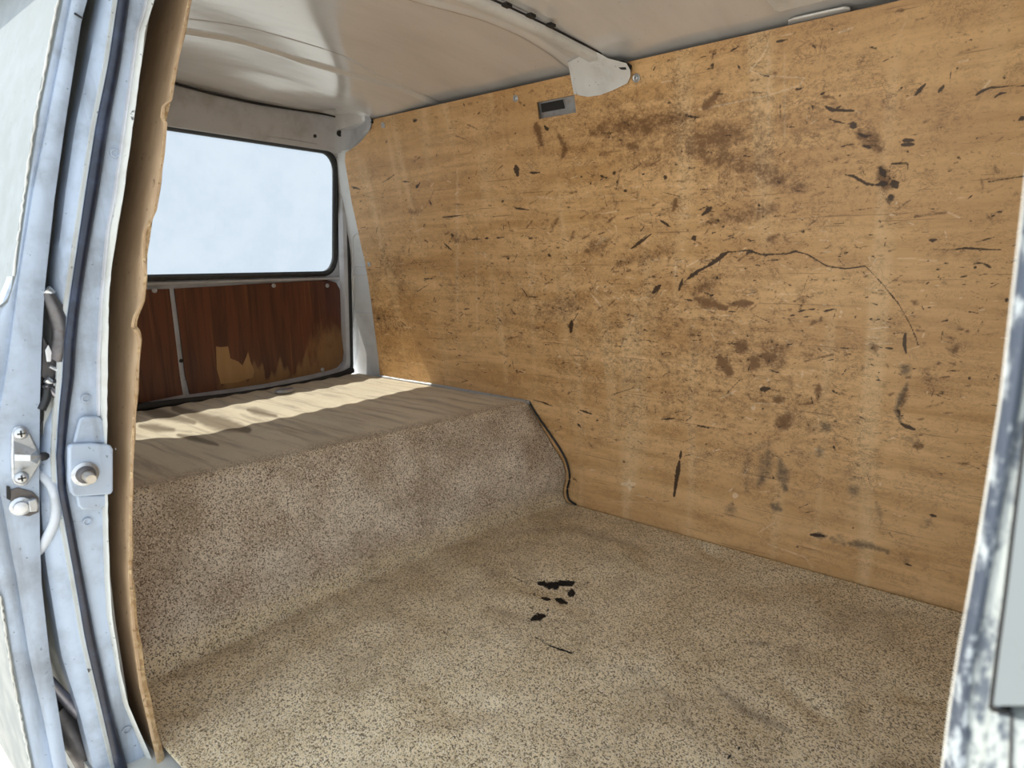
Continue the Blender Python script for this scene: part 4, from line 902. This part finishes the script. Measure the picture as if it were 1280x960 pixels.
for y in rows:
    a_ = hx(ip(T_face, y), y, XB); b_ = hx(ip(T_fr, y) + 0.6 * math.sin(y * 1.7), y, XB - 0.004)
    m_ = 0.5 * (a_ + b_) + np.array([0.003 * random.uniform(-1, 1.2), 0, 0])
    Ge.append([a_, m_, b_])
    base_y = hx(ip([(p[0] - 3, p[1]) for p in T_board], y), y, XB)[1]
    Go.append([a_] + [np.array([x, min(a_[1] + 0.0, 9) + (base_y + 0.004 - a_[1]) * min(1, (XB - x) / 0.03), a_[2]]) for x in np.linspace(XB - 0.006, -2.40, 40)])
adopt(slab('board', Go, (0, 0.0045, 0), m_hard), hbd)
adopt(slab('torn_edge', Ge, (-0.003, 0.0, 0), m_torn, deg=20), hbd)
for px, py in ((145.5, 561), (143, 617)):
    c0 = hx(px, py, XB - 0.02); adopt(lathe('nail_hole', [(0.002, 0), (0.002, 0.001)], c0 + np.array([0, -0.001, 0]), (0, -1, 0), m_steel if py < 600 else m_dark, None, 8), hbd)

# sliding door, slid back outside the body ------------------------------------
sd = empty('sliding_door', (-1.8, 0.27, 0.0)); tag(sd, 'pale sliding side door slid back beside the jamb', 'door')
strip('door_edge', T_doorC, T_doorR, -1.290, -1.288, m_paint, sd, 0.030, 5, 0.003)
strip('door_edge_step', T_doorL, T_doorC, -1.302, -1.300, m_paint, sd, 0.030, 5, 0.004)
G = []
for xx in (-1.320, -1.5, -1.8, -2.1, -2.36):
    row = []
    for y in ROWS[::3]:
        p = hx(ip(T_doorL, y), y, -1.301); q_ = hx(ip(T_doorR, y), y, -1.29)
        row.append((xx, 0.5 * (p[1] + q_[1]) + 0.006, p[2]))
    G.append(row)
th = 0.006
adopt(slab('door_core', np.array(G) - np.array([0, th, 0]), (0, 2 * th, 0), m_outer), sd)
# outer skin: pale upper window panel with rounded lower corner, lower panel
def skin(name, rowsY, TL, mat, X0, dy):
    G = []
    for y in rowsY:
        p = hx(ip(TL, y), y, X0); G.append([np.array([x, p[1] + dy, p[2]]) for x in np.linspace(X0, -2.36, 12)])
    return adopt(slab(name, G, (0, 0.006, 0), mat), sd)
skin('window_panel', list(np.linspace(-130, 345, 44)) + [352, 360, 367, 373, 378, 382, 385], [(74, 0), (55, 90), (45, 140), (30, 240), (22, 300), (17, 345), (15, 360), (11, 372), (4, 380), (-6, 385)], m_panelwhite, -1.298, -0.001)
skin('waist_skin', list(np.linspace(384, 748, 40)), T_doorL, m_paint, -1.300, 0.0)
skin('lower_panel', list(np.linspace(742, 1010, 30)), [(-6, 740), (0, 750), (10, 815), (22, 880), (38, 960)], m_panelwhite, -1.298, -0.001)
# chipped bead along the panel edges
for tabl, y0, y1 in (([(74.5, -10), (55.5, 90), (45.5, 140), (30.5, 240), (22.5, 300), (17.5, 345)], -60, 345), ([(0, 745), (10.5, 815), (22.5, 880), (38.5, 960)], 745, 1005)):
    P = [hx(ip(tabl, y) + random.uniform(-.8, .8), y, -1.297) for y in np.linspace(y0, y1, 70)]
    adopt(tube('panel_edge', np.array(P), np.array([0.0010 + 0.0012 * random.random() for _ in P]), m_edgepaint, None, 6), sd)
P = [hx(x, y, -1.286) for x, y in [(93, 16), (96, 18), (103, 22.5), (103, 24), (96, 20), (92, 17.5)]]
adopt(prism('edge_notch', P, (0.003, 0, 0), m_dark), sd)
# guide wedge with two cross-head screws
gw = adopt(prism('guide_wedge', [hx(x, y, -1.287) for x, y in [(13, 541), (17, 533), (25, 531), (33, 534), (38, 543), (46, 560), (51, 567), (51, 577), (46, 585), (38, 598), (33, 605), (25, 607), (16, 604), (13, 597), (12, 570)]], (0.007, 0, 0), m_steel, None, 0.003), sd)
ridge = [hx(x, y, -1.279) for x, y in [(17, 551), (46, 563), (52, 570), (46, 580), (18, 592)]]
V = ridge + [hx(38, 569, -1.262), hx(52, 570, -1.266), hx(18, 568, -1.274), hx(18, 576, -1.274), hx(38, 576, -1.262)]
Fc = [(0, 1, 5, 7), (1, 2, 6, 5), (2, 3, 9, 6), (3, 4, 8, 9), (4, 0, 7, 8), (7, 5, 9, 8), (5, 6, 9)]
o = autosmooth(mesh_obj('wedge_nose', V, Fc, m_steel), 20); adopt(o, gw)
tip = lathe('rubber_tip', [(0.008, 0), (0.007, 0.008), (0.003, 0.012)], hx(51, 571, -1.274), (0.25, 1, 0), m_black, None, 12); adopt(tip, gw)
for px, py in ((26, 541.5), (27, 597)):
    c0 = hx(px, py, -1.280); s_ = lathe('screw', [(0.0105, 0), (0.0105, 0.002), (0.008, 0.005), (0.004, 0.0062)], c0, (1, -0.15, 0), m_steel, None, 18); adopt(s_, gw)
    for w1, w2 in ((0.0055, 0.0012), (0.0012, 0.0055)):
        b_ = box('cross_slot', (c0[0] + 0.005, c0[1] - w1 - 0.001, c0[2] - w2), (c0[0] + 0.0068, c0[1] + w1 - 0.001, c0[2] + w2), m_dark)
        adopt(b_, gw)
# latch bolt below it
lt_ = adopt(lathe('latch_bolt', [(0.016, 0), (0.016, 0.005), (0.011, 0.008), (0.010, 0.014), (0.006, 0.015)], hx(26, 632, -1.285), (1, -0.2, 0), m_steel, None, 16), sd)
adopt(prism('latch_tongue', [hx(x, y, -1.285) for x, y in [(32, 624), (43, 621), (46, 630), (44, 637), (34, 638)]], (0.014, 0, 0), m_steel, None, 0.002), sd)
adopt(prism('latch_slot', [hx(x, y, -1.2845) for x, y in [(8, 607), (12, 608), (13, 617), (12, 625), (8, 623)]], (0.003, 0, 0), m_dark), sd)
adopt(prism('latch_dirt_plate', [hx(x, y, -1.286) for x, y in [(12, 612), (22, 609), (40, 614), (48, 622), (48, 640), (36, 645), (20, 643), (13, 632)]], (0.003, 0, 0), m_latch, None, 0.001), sd)
# handle lever and links in the gap behind the door edge
def gx(x, y, X=-1.292): return hx(x, y, X)
lev = [gx(*p) for p in [(59, 366), (64, 376), (72, 393), (77, 412), (77, 432), (74, 446), (70, 452)]]
adopt(tube('inner_handle', smooth_path(lev, 30), np.interp(np.linspace(0, 1, 31), [0, .3, .7, 1], [0.008, 0.014, 0.017, 0.012]), m_latch, None, 12, up=(1, 0, 0)), sd)
adopt(tube('handle_pivot', [gx(57, 362), gx(62, 366), gx(63, 378)], 0.009, m_steel, None, 10), sd)
adopt(prism('handle_plate', [gx(x, y, -1.300) for x, y in [(54, 420), (60, 430), (66, 440), (80, 450), (79, 474), (60, 478), (52, 470)]], (-0.01, 0, 0), m_latch, None, 0.002), sd)
adopt(prism('handle_clip', [gx(x, y, -1.290) for x, y in [(56, 438), (60, 431), (64, 440), (63, 452), (58, 452)]], (0.004, 0, 0), m_bracket, None, 0.001), sd)
for pts, r_, mt_ in (([(58, 474), (66, 479), (79, 476)], 0.006, m_steel), ([(57, 482), (66, 490), (77, 500)], 0.006, m_rod), ([(52, 512), (58, 498), (60, 484)], 0.007, m_black), ([(55, 486), (70, 478), (80, 496)], 0.006, m_black), ([(62, 458), (70, 462), (79, 468)], 0.003, m_steel)):
    adopt(tube('latch_link', smooth_path([gx(*p, -1.288) for p in pts], 14), r_, mt_, None, 8), sd)
adopt(prism('latch_case', [gx(x, y, -1.305) for x, y in [(50, 470), (82, 470), (80, 505), (62, 520), (50, 530)]], (-0.02, 0, 0), m_dark), sd)
# looped hose
hp = [gx(x, y, X) for x, y, X in [(44, 588, -1.315), (54, 595, -1.298), (65, 608, -1.285), (70, 627, -1.283), (69, 648, -1.284), (61, 668, -1.290), (50, 686, -1.302), (42, 694, -1.315)]]
adopt(tube('cable_hose', smooth_path(hp, 40), 0.0085, m_hose, None, 12, up=(1, 0, 0)), sd)
# lower runner arm
adopt(tube('runner_arm', [hx(60, 850, -1.335), hx(80, 872, -1.335), hx(100, 893, -1.335)], 0.010, m_rod, None, 10), sd)
adopt(tube('runner_bracket', [hx(68, 885, -1.36), hx(90, 915, -1.36), hx(120, 970, -1.36)], 0.022, m_latch, None, 8), sd)
